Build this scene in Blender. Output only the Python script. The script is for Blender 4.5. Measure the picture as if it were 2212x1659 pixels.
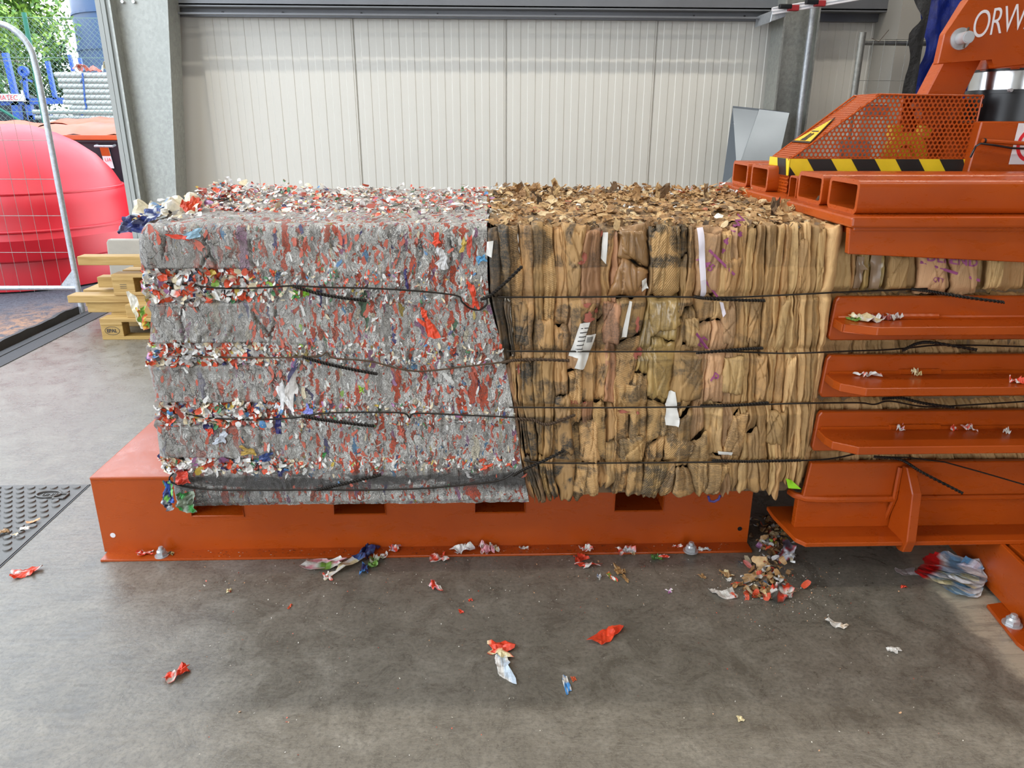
import bpy, bmesh, math, random
import numpy as np
from mathutils import Vector, Matrix
PI = math.pi
rnd = random.Random(11)
rng = np.random.default_rng(11)
SC = bpy.context.scene
COL = SC.collection
for _o in list(bpy.data.objects):
    bpy.data.objects.remove(_o)

# ------------------------------------------------------------------ camera (level hall; camera 1.4 m up, tilted down)
FPX, PITCH, YAW, ROLL, CAMH = 1620.0, math.radians(19.31), math.radians(1.88), math.radians(-.21), 1.4
_cp, _sp, _cy, _sy = math.cos(PITCH), math.sin(PITCH), math.cos(YAW), math.sin(YAW)
VF = np.array([_sy*_cp, _cy*_cp, -_sp]); _rt = np.array([_cy, -_sy, 0.]); _dn = np.cross(VF, _rt)
VR = _rt*math.cos(ROLL)+_dn*math.sin(ROLL); VD = -_rt*math.sin(ROLL)+_dn*math.cos(ROLL)
CAMP = np.array([0, 0, CAMH])
cam = bpy.data.cameras.new('camera'); camo = bpy.data.objects.new('camera', cam); COL.objects.link(camo)
cam.sensor_width = 36; cam.lens = FPX/2212*36; cam.clip_start = .05; cam.clip_end = 200
_m = Matrix.Identity(4)
for _i in range(3):
    _m[_i][0] = VR[_i]; _m[_i][1] = -VD[_i]; _m[_i][2] = -VF[_i]; _m[_i][3] = CAMP[_i]
camo.matrix_world = _m
SC.camera = camo

def ray(px, py): return (px-1106)*VR+(py-829.5)*VD+FPX*VF
def atY(px, py, y):          # where a sight line meets the upright plane Y = y
    d = ray(px, py); return CAMP+d*(y/d[1])
def atZ(px, py, z=0.):       # where it meets the level plane Z = z
    d = ray(px, py); return CAMP+d*((z-CAMH)/d[2])
def atX(px, py, x):
    d = ray(px, py); return CAMP+d*(x/d[0])

# ------------------------------------------------------------------ world, lamps, exposure
SC.view_settings.view_transform = 'Standard'; SC.view_settings.look = 'None'
SC.view_settings.exposure = 0.0; SC.view_settings.gamma = 1.0
try: SC.view_settings.use_curve_mapping = False
except Exception: pass
SKY = 5.2
LAMP = 46.0
w = bpy.data.worlds.new('overcast_sky'); SC.world = w; w.use_nodes = True
nt = w.node_tree
bg = nt.nodes['Background']; bg.inputs[1].default_value = SKY
tc = nt.nodes.new('ShaderNodeTexCoord'); sep = nt.nodes.new('ShaderNodeSeparateXYZ')
nt.links.new(tc.outputs['Generated'], sep.inputs[0])
rp = nt.nodes.new('ShaderNodeValToRGB'); rp.color_ramp.elements[0].position = 0.0; rp.color_ramp.elements[0].color = (.88, .94, 1, 1)
rp.color_ramp.elements[1].position = 1.0; rp.color_ramp.elements[1].color = (.70, .82, 1, 1)
nt.links.new(sep.outputs[2], rp.inputs[0]); nt.links.new(rp.outputs[0], bg.inputs[0])
SC.cycles.max_bounces = 8; SC.cycles.diffuse_bounces = 4; SC.cycles.glossy_bounces = 3; SC.cycles.transparent_max_bounces = 6
SC.cycles.sample_clamp_indirect = 6.0
LAMPS = [(-2.2, .5), (.6, .5), (3.4, .5), (-1.4, 4.25), (1.4, 4.25), (4.0, 4.25), (-1.0, -3.2), (2.2, -3.2)]
LZ = 5.9
for lx, ly in LAMPS:
    L = bpy.data.lights.new('lamp_light', 'AREA'); L.shape = 'RECTANGLE'; L.size = 2.3; L.size_y = .14
    L.energy = LAMP*(1.7 if ly > 3 else .85); L.color = (1.0, .93, .82)
    lo = bpy.data.objects.new('lamp_light', L); lo.location = (lx, ly, LZ-.07); COL.objects.link(lo)

# ------------------------------------------------------------------ helpers
def s2l(c):
    return tuple(((v/255)/12.92 if v/255 <= .04045 else ((v/255+.055)/1.055)**2.4) for v in c)
def tag(o, label=None, cat=None, group=None, kind=None):
    if label: o['label'] = label
    if cat: o['category'] = cat
    if group: o['group'] = group
    if kind: o['kind'] = kind
    return o
def empty(name, loc=(0, 0, 0), label=None, cat=None, group=None, kind=None):
    o = bpy.data.objects.new(name, None); o.location = loc; o.empty_display_size = .1
    COL.objects.link(o); tag(o, label, cat, group, kind); return o
def link(name, me, parent=None):
    o = bpy.data.objects.new(name, me); COL.objects.link(o)
    if parent is not None:
        o.parent = parent; bpy.context.view_layer.update() if False else None
        o.matrix_parent_inverse = wm(parent).inverted()
    return o
def wm(o):
    m = o.matrix_basis.copy()
    if o.parent is not None: m = wm(o.parent) @ o.matrix_parent_inverse @ m
    return m
def raw(name, V, F, mat, parent=None, smooth=False, colors=None):
    me = bpy.data.meshes.new(name)
    me.from_pydata([tuple(v) for v in V], [], [tuple(f) for f in F])
    if mat is not None: me.materials.append(mat)
    if smooth: me.polygons.foreach_set('use_smooth', [True]*len(me.polygons))
    if colors is not None:
        a = me.color_attributes.new('Col', 'FLOAT_COLOR', 'POINT')
        a.data.foreach_set('color', np.asarray(colors, dtype=np.float32).ravel())
    me.update(); return link(name, me, parent)
def gridfaces(nu, nv, off=0, flip=False):
    F = []
    for i in range(nu-1):
        for j in range(nv-1):
            a = off+i*nv+j; q = (a, a+nv, a+nv+1, a+1)
            F.append(q[::-1] if flip else q)
    return F

class MB:
    """collects shapes and links them as one mesh object"""
    def __init__(s): s.bm = bmesh.new()
    def box(s, x0, x1, y0, y1, z0, z1, bev=0, seg=2):
        r = bmesh.ops.create_cube(s.bm, size=1); vs = r['verts']
        for v in vs:
            v.co = Vector(((x0+x1)/2+v.co.x*(x1-x0), (y0+y1)/2+v.co.y*(y1-y0), (z0+z1)/2+v.co.z*(z1-z0)))
        if bev: s._bev(vs, bev, seg)
        return s
    def _bev(s, vs, bev, seg):
        es = {e for v in vs for e in v.link_edges}
        bmesh.ops.bevel(s.bm, geom=list(es), offset=bev, segments=seg, affect='EDGES', profile=.6)
    def prism(s, pts, d, bev=0, seg=1):
        """planar polygon (3-D points) pushed along vector d"""
        d = Vector(d)
        a = [s.bm.verts.new(Vector(p)) for p in pts]; b = [s.bm.verts.new(Vector(p)+d) for p in pts]
        n = len(a); s.bm.faces.new(a[::-1]); s.bm.faces.new(b)
        for i in range(n): s.bm.faces.new((a[i], a[(i+1) % n], b[(i+1) % n], b[i]))
        if bev: s._bev(a+b, bev, seg)
        return s
    def cyl(s, p0, p1, r0, r1=None, n=20, bev=0):
        p0 = Vector(p0); p1 = Vector(p1); r1 = r0 if r1 is None else r1
        d = p1-p0; q = d.to_track_quat('Z', 'Y').to_matrix()
        A = []; B = []
        for i in range(n):
            c, t = math.cos(2*PI*i/n), math.sin(2*PI*i/n)
            A.append(s.bm.verts.new(p0+q @ Vector((c*r0, t*r0, 0)))); B.append(s.bm.verts.new(p1+q @ Vector((c*r1, t*r1, 0))))
        s.bm.faces.new(A[::-1]); s.bm.faces.new(B)
        for i in range(n): s.bm.faces.new((A[i], A[(i+1) % n], B[(i+1) % n], B[i]))
        if bev:
            es = [e for v in A+B for e in v.link_edges if (e.verts[0] in A) == (e.verts[1] in A)]
            bmesh.ops.bevel(s.bm, geom=list(set(es)), offset=bev, segments=2, affect='EDGES')
        return s
    def tube(s, pts, r, n=7, cap=True):
        P = [Vector(p) for p in pts]; rings = []; up = Vector((.13, .29, .95))
        for i, p in enumerate(P):
            t = (P[min(i+1, len(P)-1)]-P[max(i-1, 0)])
            if t.length < 1e-9: t = Vector((1, 0, 0))
            t.normalize()
            a = t.cross(up)
            if a.length < .05: a = t.cross(Vector((1, 0, 0)))
            a.normalize(); b = t.cross(a); rr = r[i] if isinstance(r, (list, tuple)) else r
            rings.append([s.bm.verts.new(p+a*math.cos(2*PI*k/n)*rr+b*math.sin(2*PI*k/n)*rr) for k in range(n)])
        for A, B in zip(rings, rings[1:]):
            for k in range(n): s.bm.faces.new((A[k], A[(k+1) % n], B[(k+1) % n], B[k]))
        if cap: s.bm.faces.new(rings[0][::-1]); s.bm.faces.new(rings[-1])
        return s
    def grid(s, V, nu, nv):
        vs = [s.bm.verts.new(Vector(v)) for v in V]
        for i in range(nu-1):
            for j in range(nv-1):
                a = i*nv+j; s.bm.faces.new((vs[a], vs[a+nv], vs[a+nv+1], vs[a+1]))
        return s
    def ring(s, c, ax, r0, r1, h, n=28):
        """flat washer: centre, axis, inner and outer radius, height"""
        c = Vector(c); q = Vector(ax).to_track_quat('Z', 'Y').to_matrix(); R = []
        for r, z in ((r0, 0), (r1, 0), (r1, h), (r0, h)):
            R.append([s.bm.verts.new(c+q @ Vector((r*math.cos(2*PI*i/n), r*math.sin(2*PI*i/n), z))) for i in range(n)])
        for k in range(4):
            A, B = R[k], R[(k+1) % 4]
            for i in range(n): s.bm.faces.new((A[i], A[(i+1) % n], B[(i+1) % n], B[i]))
        return s
    def build(s, name, mat, parent=None, smooth=False, label=None):
        bmesh.ops.recalc_face_normals(s.bm, faces=s.bm.faces)
        me = bpy.data.meshes.new(name); s.bm.to_mesh(me); s.bm.free(); me.materials.append(mat)
        if smooth:
            me.polygons.foreach_set('use_smooth', [True]*len(me.polygons))
            try: me.set_sharp_from_angle(angle=math.radians(38))
            except Exception: pass
        o = link(name, me, parent)
        if label: o['label'] = label
        return o

def copy_tree(o, dloc=(0, 0, 0)):
    c = o.copy(); COL.objects.link(c); c.location = Vector(o.location)+Vector(dloc)
    for ch in list(o.children):
        k = ch.copy(); COL.objects.link(k); k.parent = c
        for g in list(ch.children):
            q = g.copy(); COL.objects.link(q); q.parent = k
    return c

# vectorised value noise
_PT = rng.permutation(512).astype(np.int64); _PT = np.concatenate([_PT, _PT, _PT])
_RV = rng.random(512)*2-1
def _h(i, j, k): return _RV[_PT[(_PT[(_PT[i & 511]+j) & 511]+k) & 511]]
def noise(x, y, z=0.):
    x, y, z = np.broadcast_arrays(np.asarray(x, float), np.asarray(y, float), np.asarray(z, float))
    i, j, k = np.floor(x).astype(int), np.floor(y).astype(int), np.floor(z).astype(int)
    u, v, t = x-i, y-j, z-k
    u, v, t = [q*q*q*(q*(q*6-15)+10) for q in (u, v, t)]
    r = 0
    for a in (0, 1):
        for b in (0, 1):
            for c in (0, 1):
                r = r+_h(i+a, j+b, k+c)*(u if a else 1-u)*(v if b else 1-v)*(t if c else 1-t)
    return r
def fbm(x, y, z=0., o=4):
    r = 0; a = .5
    for q in range(o): r = r+a*noise(x*2**q+q*7.1, y*2**q+q*3.3, z*2**q+q*5.7); a *= .5
    return r
def sstep(a, b, x):
    t = np.clip((x-a)/(b-a), 0, 1); return t*t*(3-2*t)

# ------------------------------------------------------------------ materials
class MT:
    def __init__(s, name):
        s.m = bpy.data.materials.new(name); s.m.use_nodes = True; s.nt = s.m.node_tree
        s.p = s.nt.nodes['Principled BSDF']
    def n(s, t, **kw):
        q = s.nt.nodes.new(t)
        for k, v in kw.items(): setattr(q, k, v)
        return q
    def l(s, a, b): s.nt.links.new(a, b)
    def set(s, node, **kw):
        for k, v in kw.items(): node.inputs[k.replace('_', ' ')].default_value = v
    def co(s, kind='Object'):
        return s.n('ShaderNodeTexCoord').outputs[kind]
    def pos(s): return s.n('ShaderNodeNewGeometry').outputs['Position']
    def mapv(s, v, scale=(1, 1, 1), loc=(0, 0, 0), rot=(0, 0, 0)):
        q = s.n('ShaderNodeMapping'); q.inputs['Scale'].default_value = scale; q.inputs['Location'].default_value = loc
        q.inputs['Rotation'].default_value = rot; s.l(v, q.inputs[0]); return q.outputs[0]
    def noise(s, v, scale, detail=4, rough=.55, dist=0):
        q = s.n('ShaderNodeTexNoise'); s.l(v, q.inputs['Vector'])
        q.inputs['Scale'].default_value = scale; q.inputs['Detail'].default_value = detail
        q.inputs['Roughness'].default_value = rough; q.inputs['Distortion'].default_value = dist
        return q
    def vor(s, v, scale, feature='F1', rand=1.0):
        q = s.n('ShaderNodeTexVoronoi', feature=feature); s.l(v, q.inputs['Vector']); q.inputs['Scale'].default_value = scale
        q.inputs['Randomness'].default_value = rand; return q
    def ramp(s, f, stops, const=False):
        q = s.n('ShaderNodeValToRGB'); cr = q.color_ramp
        if const: cr.interpolation = 'CONSTANT'
        while len(cr.elements) < len(stops): cr.elements.new(.5)
        for e, (p, c) in zip(cr.elements, stops):
            e.position = p; e.color = (c if len(c) == 4 else tuple(c)+(1,)) if not isinstance(c, (int, float)) else (c, c, c, 1)
        s.l(f, q.inputs[0]); return q.outputs[0]
    def mix(s, f, a, b, mode='MIX'):
        q = s.n('ShaderNodeMix', data_type='RGBA', blend_type=mode)
        for v, i in ((f, 0), (a, 6), (b, 7)):
            if isinstance(v, (int, float)): q.inputs[i].default_value = v
            elif isinstance(v, tuple): q.inputs[i].default_value = v if len(v) == 4 else v+(1,)
            else: s.l(v, q.inputs[i])
        return q.outputs[2]
    def math(s, op, a, b=0., c=None, clamp=False):
        q = s.n('ShaderNodeMath', operation=op, use_clamp=clamp)
        for i, v in enumerate((a, b, c)):
            if v is None: continue
            if isinstance(v, (int, float)): q.inputs[i].default_value = v
            else: s.l(v, q.inputs[i])
        return q.outputs[0]
    def bump(s, h, strength=.3, dist=.002, nrm=None):
        q = s.n('ShaderNodeBump'); q.inputs['Strength'].default_value = strength; q.inputs['Distance'].default_value = dist
        s.l(h, q.inputs['Height'])
        if nrm is not None: s.l(nrm, q.inputs['Normal'])
        return q.outputs[0]
    def out(s, col=None, rough=None, metal=None, nrm=None, spec=None, coat=None):
        for v, k in ((col, 'Base Color'), (rough, 'Roughness'), (metal, 'Metallic'), (spec, 'Specular IOR Level'), (coat, 'Coat Weight')):
            if v is None: continue
            if isinstance(v, (int, float)): s.p.inputs[k].default_value = v
            elif isinstance(v, tuple): s.p.inputs[k].default_value = v if len(v) == 4 else v+(1,)
            else: s.l(v, s.p.inputs[k])
        if nrm is not None: s.l(nrm, s.p.inputs['Normal'])
        return s.m
_MC = {}
def plain(name, rgb, rough=.5, metal=0., var=.12, scale=9., bump=0., bscale=60., coat=0.):
    """a painted, moulded or cast surface with slight mottling"""
    if name in _MC: return _MC[name]
    t = MT(name); c = s2l(rgb); v = t.co()
    n = t.noise(v, scale, 5, .6)
    a = tuple(x*(1-var) for x in c); b = tuple(min(1, x*(1+var)) for x in c)
    col = t.ramp(n.outputs[0], [(.3, a), (.7, b)])
    nr = None
    if bump: nr = t.bump(t.noise(v, bscale, 3).outputs[0], bump, .003)
    r = t.math('MULTIPLY_ADD', n.outputs[0], .2, rough-.1, clamp=True)
    _MC[name] = t.out(col, r, metal, nr, coat=coat); return _MC[name]

def m_orange():
    t = MT('orange_paint'); v = t.pos()
    n = t.noise(v, 3.5, 6, .6); f = t.noise(v, 420, 2)
    c = t.ramp(n.outputs[0], [(.3, s2l((158, 64, 10))), (.7, s2l((174, 74, 14)))])
    d = t.noise(t.mapv(v, (1, 1, 3)), 9, 8, .7, .6)
    dm = t.ramp(d.outputs[0], [(.62, 0.), (.76, .16)])
    c = t.mix(dm, c, s2l((160, 76, 38)))
    r = t.ramp(d.outputs[0], [(.3, .22), (.75, .42)])
    return t.out(c, r, 0, t.bump(f.outputs[0], .12, .0012))
M_OR = m_orange()
def m_concrete():
    t = MT('concrete_floor'); v = t.pos()
    big = t.noise(v, .9, 6, .6, .4); mid = t.noise(v, 8, 10, .78, .5); fine = t.noise(v, 85, 5, .7)
    st = t.noise(t.mapv(v, (14, 60, 1), rot=(0, 0, .5)), 1.0, 6, .75, .8)
    c = t.ramp(mid.outputs[0], [(.28, s2l((84, 79, 69))), (.5, s2l((120, 114, 102))), (.74, s2l((154, 148, 135)))])
    c = t.mix(t.ramp(big.outputs[0], [(.35, 0.), (.7, .55)]), c, s2l((98, 92, 82)))
    c = t.mix(t.ramp(fine.outputs[0], [(.36, .5), (.54, 0.)]), c, s2l((70, 66, 60)))
    c = t.mix(t.ramp(st.outputs[0], [(.55, 0.), (.8, .30)]), c, s2l((150, 147, 140)))
    sp = t.noise(t.mapv(v, loc=(3, 7, 0)), 2.6, 9, .78, 1.0)
    c = t.mix(t.ramp(sp.outputs[0], [(.60, 0.), (.74, .30)]), c, s2l((60, 56, 50)))
    # pale rubbed strip of screed under the press leg
    g = t.n('ShaderNodeSeparateXYZ'); t.l(v, g.inputs[0])
    wv = t.math('ADD', g.outputs[0], t.math('MULTIPLY', t.math('SUBTRACT', t.noise(v, 12, 7, .75).outputs[0], .5), .14))
    band = t.math('MULTIPLY', t.math('SMOOTH_MIN', t.math('MULTIPLY_ADD', wv, 26., -36.3, clamp=True), 1., .1), t.math('MULTIPLY_ADD', wv, -14., 25.5, clamp=True))
    c = t.mix(t.math('MULTIPLY', band, t.ramp(t.noise(t.mapv(v, (5, 40, 1), rot=(0, 0, .6)), 1., 6, .75, .8).outputs[0], [(.38, .35), (.52, .95)])), c, s2l((178, 168, 148)))
    r = t.ramp(mid.outputs[0], [(.3, .20), (.7, .40)])
    h = t.math('ADD', t.math('MULTIPLY', mid.outputs[0], .8), t.math('MULTIPLY', st.outputs[0], .7))
    b = t.bump(h, .35, .004); b = t.bump(fine.outputs[0], .25, .0012, b)
    return t.out(c, r, 0, b, spec=.5)
M_FLOOR = m_concrete()
def m_galv(name, a, b, scale=26):
    t = MT(name); v = t.pos()
    k = t.vor(t.mapv(v, (1, 1, .6)), scale*2.2); n = t.noise(v, 34, 7, .78, .4)
    f = t.math('ADD', t.math('MULTIPLY', k.outputs['Color'], .16), t.math('MULTIPLY', n.outputs[0], .84))
    c = t.ramp(f, [(.22, s2l(a)), (.74, s2l(b))])
    return t.out(c, t.ramp(n.outputs[0], [(.3, .38), (.7, .6)]), .55, t.bump(n.outputs[0], .1, .001))
M_GALV = m_galv('galvanised_steel', (126, 128, 123), (176, 178, 172))
M_GALVD = m_galv('dull_galvanised_steel', (96, 96, 92), (150, 149, 142))
M_TUBE = m_galv('zinc_tube', (130, 134, 138), (196, 200, 204), 60)
M_SHEET = plain('galvanised_sheet', (96, 104, 112), .3, .5, .06, 4)
M_WALL = plain('wall_panel_coating', (206, 204, 196), .45, 0, .02, 1.5)
M_JAMB = plain('jamb_coating', (150, 152, 147), .5, 0, .03, 3)
M_WALLG = plain('grey_cladding', (150, 146, 138), .6, 0, .05, 2)
M_PURL = plain('purlin_steel', (112, 114, 118), .45, .4, .08, 5)
M_ROOF = plain('roof_sheet', (128, 128, 126), .7, 0, .05, 2)
M_STEEL = plain('bright_steel', (196, 198, 200), .32, .55, .05, 30)
M_CHROME = plain('chrome', (205, 206, 208), .2, 1., .02, 30)
M_BLACK = plain('black_enamel', (24, 25, 27), .32, 0, .1, 8)
M_RUBBER = plain('black_rubber', (52, 51, 50), .7, 0, .15, 20, .3, 60)
M_WIRE = plain('black_iron_wire', (46, 42, 38), .42, .55, .2, 40)
M_RUST = plain('rusty_wire', (86, 68, 52), .55, .4, .25, 40)
M_WHITE = plain('white_print', (222, 218, 220), .5, 0, .03)
M_YEL = plain('hazard_yellow', (228, 196, 30), .42, 0, .06, 20)
M_TAPEB = plain('hazard_black', (26, 24, 22), .42, 0, .1, 20)
M_REDP = plain('red_print', (214, 34, 44), .45, 0, .04)
M_CAST = m_galv('cast_iron_cover', (84, 82, 78), (112, 110, 106), 40)
def m_wood():
    t = MT('pallet_wood'); v = t.co(); a = t.n('ShaderNodeObjectInfo')
    n = t.noise(t.mapv(v, (3, 40, 40)), 1.2, 6, .6, .6)
    c = t.ramp(n.outputs[0], [(.3, s2l((142, 108, 58))), (.55, s2l((170, 138, 84))), (.8, s2l((188, 160, 108)))])
    c = t.mix(t.math('MULTIPLY', a.outputs['Random'], .5), c, s2l((164, 132, 54)))
    return t.out(c, .6, 0, t.bump(n.outputs[0], .2, .002))
M_WOOD = m_wood()
def m_asphalt():
    t = MT('asphalt'); v = t.pos(); f = t.vor(v, 90); n = t.noise(v, 1.2, 8, .7, .4)
    c = t.ramp(f.outputs['Color'], [(.1, s2l((44, 46, 52))), (.8, s2l((80, 82, 90)))])
    g = t.n('ShaderNodeSeparateXYZ'); t.l(v, g.inputs[0])
    zone = t.math('MULTIPLY', t.math('MULTIPLY_ADD', g.outputs[0], 2.2, 8.6, clamp=True), t.math('MULTIPLY_ADD', g.outputs[1], -1.2, 7.6, clamp=True))
    d = t.math('MULTIPLY', t.ramp(t.noise(v, 9, 9, .78, .5).outputs[0], [(.42, 0.), (.56, 1.)]), zone)
    c = t.mix(d, c, s2l((150, 112, 84)))
    return t.out(c, .8, 0, t.bump(f.outputs['Distance'], .5, .004))
M_ASPH = m_asphalt()
M_REDPL = plain('red_polyethylene', (174, 12, 28), .42, 0, .05, 4)
M_ORPL = plain('orange_plastic_lid', (172, 70, 16), .45, 0, .06, 6)
M_DKPL = plain('dark_plastic', (30, 33, 41), .45, 0, .1, 6)
M_BLUE = plain('blue_paint', (18, 72, 160), .45, 0, .06, 5)
M_GREEN = plain('green_post_paint', (16, 100, 80), .5, 0, .06, 5)
M_SILO = plain('pale_blue_silo_sheet', (82, 108, 150), .5, 0, .04, 3)
M_CONC = plain('precast_concrete', (160, 154, 142), .8, 0, .08, 8, .2, 90)
M_TYRE = plain('tyre_rubber', (46, 48, 52), .8, 0, .12, 20)
# ------------------------------------------------------------------ the hall
WY = 6.4            # inner face of the back wall
XL = -3.0           # left wall / gate line
fl = raw('floor', [(XL, -6, 0), (7, -6, 0), (7, WY+.3, 0), (XL, WY+.3, 0), (XL, -6, -.2), (7, -6, -.2), (7, WY+.3, -.2), (XL, WY+.3, -.2)],
         [(0, 1, 2, 3), (4, 7, 6, 5), (0, 4, 5, 1), (1, 5, 6, 2), (2, 6, 7, 3), (3, 7, 4, 0)], M_FLOOR); tag(fl, kind='structure')
ce = MB().box(XL-.3, 7.3, -6.3, WY+.2, 6.05, 6.25).build('ceiling', M_ROOF); tag(ce, kind='structure')
jl, jr = atY(236.5, 200, 6.1)[0], atY(262, 200, 6.1)[0]; jw = jr-jl
wb = MB().box(jl+.03, 7.3, WY+.02, WY+.2, 0, 6.05).build('wall_back', M_WALL); tag(wb, kind='structure')
wr = MB().box(7, 7.2, -6, WY+.2, 0, 6.05).build('wall_right', M_WALLG); tag(wr, kind='structure')
wf = MB().box(XL-.3, -1.4, -6.2, -6, 0, 6.05).box(3.0, 7.3, -6.2, -6, 0, 6.05).box(-1.4, 3.0, -6.2, -6, 3.4, 6.05).build('wall_front', M_WALLG); tag(wf, kind='structure')  # unseen gate opening, added and sized to let daylight fill the bale fronts
# left wall: gate opening from Y -1.5 to 6.2, 4.4 m high
wl = MB().box(XL-.2, XL, -6, -1.5, 0, 6.05).box(XL-.2, XL, -1.5, WY, 4.4, 6.05).build('wall_left', M_WALL); tag(wl, kind='structure')

def panel_mesh():
    """one sandwich panel, 1.18 m wide, with shallow raised ribs and a joint groove each side"""
    W = 1.178; y = 0.; P = [(0, .012), (.004, .012), (.006, 0)]
    x = .006; n = 10; p = (W-.012)/n
    for i in range(n):
        x0 = .006+i*p
        P += [(x0+p*.36, 0), (x0+p*.40, -.0035), (x0+p*.88, -.0035), (x0+p*.92, 0)]
    P += [(W-.006, 0), (W-.004, .012), (W, .012)]
    V = []; F = []
    for (a, b) in P: V += [(a, b, 0), (a, b, 6.04)]
    for i in range(len(P)-1): F.append((2*i, 2*i+2, 2*i+3, 2*i+1))
    a = len(V); V += [(0, .018, 0), (0, .018, 6.04), (W, .018, 0), (W, .018, 6.04)]
    F.append((a, a+1, a+3, a+2))
    return V, F
pv, pf = panel_mesh(); pme = None
for i in range(-2, 5):
    if i == -2: pass
    x0 = 1.338-1.18+i*1.18
    if pme is None:
        o = raw('panel', [(a, b, c) for a, b, c in pv], pf, M_WALL, wb); pme = o.data
    else: o = link('panel', pme, wb)
    o.location = (x0-wb.location.x, WY, 0)
# horizontal rail (Z-section purlin) on the back wall: bright upper web and a shaded lower flange
pz = atY(1000, 35, 6.2)[2]
pu = MB()
pu.box(-2.75, 2.3, 6.22, 6.25, pz+.065, pz+.36).box(-2.75, 2.3, 6.22, WY-.004, pz+.055, pz+.075).box(-2.75, 2.3, 6.34, WY-.004, pz, pz+.06)
pu.box(-2.75, 2.3, 6.2, 6.235, pz+.0, pz+.012)
pu = pu.build('trim_1', M_PURL); tag(pu, kind='structure')
pu2 = MB().box(2.52, 3.3, 6.22, 6.25, pz+.065, pz+.36).box(2.52, 3.3, 6.22, WY-.004, pz+.055, pz+.075).box(2.52, 3.3, 6.34, WY-.004, pz, pz+.06)
pu2 = pu2.build('trim_2', M_PURL); tag(pu2, kind='structure')
b = MB()
for px in (480, 610, 780, 945, 1200, 1500, 1610):
    q = atY(px, 20, 6.33); b.cyl((q[0], 6.34, pz+.03), (q[0], 6.328, pz+.03), .008, n=8)
b.build('screw', M_BLACK, pu)

# gate jamb: two pale folded strips standing at the left wall
j = MB()
A0, A1 = atX(204, 0, -2.86), atX(293, 400, -2.86)
jy = atX(236, 200, -2.86)[1]
y0 = atX(236.5, 200, -2.86)[1]; y1 = atX(262, 200, -2.86)[1]
j.box(jl, jl+jw*.40, 6.10, 6.3, 0, 4.4).box(jl+jw*.44, jr-jw*.22, 6.10, 6.3, 0, 4.4).box(jl+jw*.8, jr, 6.115, 6.3, 0, 4.4)
j.box(jl+.004, jr-.002, 6.13, 6.3, 0, 4.4)
jo = j.build('door_1', M_JAMB); tag(jo, kind='structure')

def hcol(name, xa, xb, taper, y0, y1, flange=.014):
    """tapered H-section post: web square to the camera, flanges at its two sides; xa, xb = flange faces at z=0, taper per metre"""
    t0, t1 = taper; Zt = 6.04; ym = (y0+y1)/2
    b = MB()
    def slab(x0, x1, k0, k1, ya, yb):
        V = [(x0, ya, 0), (x1, ya, 0), (x1, yb, 0), (x0, yb, 0), (x0+k0*Zt, ya, Zt), (x1+k1*Zt, ya, Zt), (x1+k1*Zt, yb, Zt), (x0+k0*Zt, yb, Zt)]
        vs = [b.bm.verts.new(v) for v in V]
        for f in ((0, 3, 2, 1), (4, 5, 6, 7), (0, 1, 5, 4), (1, 2, 6, 5), (2, 3, 7, 6), (3, 0, 4, 7)): b.bm.faces.new([vs[i] for i in f])
    slab(xa, xa+flange, t0, t0, y0, y1); slab(xb-flange, xb, t1, t1, y0, y1)
    slab(xa+flange, xb-flange, t0, t1, ym-.006, ym+.006)
    o = b.build(name, M_GALV); tag(o, kind='structure'); return o
# left portal post; right-hand flange faces the hall
fa, fb = atY(362, 0, 6.02), atY(380, 400, 6.02)
tp = (fa[0]-fb[0])/(fa[2]-fb[2]); xb0 = fb[0]-tp*fb[2]
c1 = hcol('column_left', atY(264, 200, 6.02)[0], xb0, (0., tp), 6.02, 6.24)
b = MB()
for px in (266, 290):
    q = atY(px, 4, 6.12); b.cyl((q[0], 6.124, q[2]), (q[0], 6.10, q[2]), .012, n=6)
b.build('bolt', M_STEEL, c1)
c2 = hcol('column_right', 2.2, 2.47, (.0, .0), 6.06, 6.3)
b = MB(); q = atY(1740, 150, 6.03)
b.tube([(q[0], 6.03, 0), (q[0], 6.03, 2.6), (q[0], 6.03, 5.9)], .022, 10)
b.build('conduit', M_TUBE, c2, True)
# grey side panel / boxed post right of it
gx = atY(1900, 200, 6.1)
gp = MB().box(gx[0]+.02, gx[0]+.5, 6.0, 6.38, 0, 6.04).build('column_boxed', M_WALLG); tag(gp, kind='structure')

# ceiling lamps (real fittings above the frame)
for k, (lx, ly) in enumerate(LAMPS):
    t = empty('ceiling_lamp', (lx, ly, LZ), 'long fluorescent lamp hanging under the hall roof out of view', 'lamp', 'roof lamps of the hall')
    MB().box(lx-1.2, lx+1.2, ly-.1, ly+.1, LZ, LZ+.07, .01).build('housing', M_WHITE, t)
    MB().box(lx-.02, lx+.02, ly-.02, ly+.02, LZ+.07, LZ+.16).build('hanger', M_STEEL, t)

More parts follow.
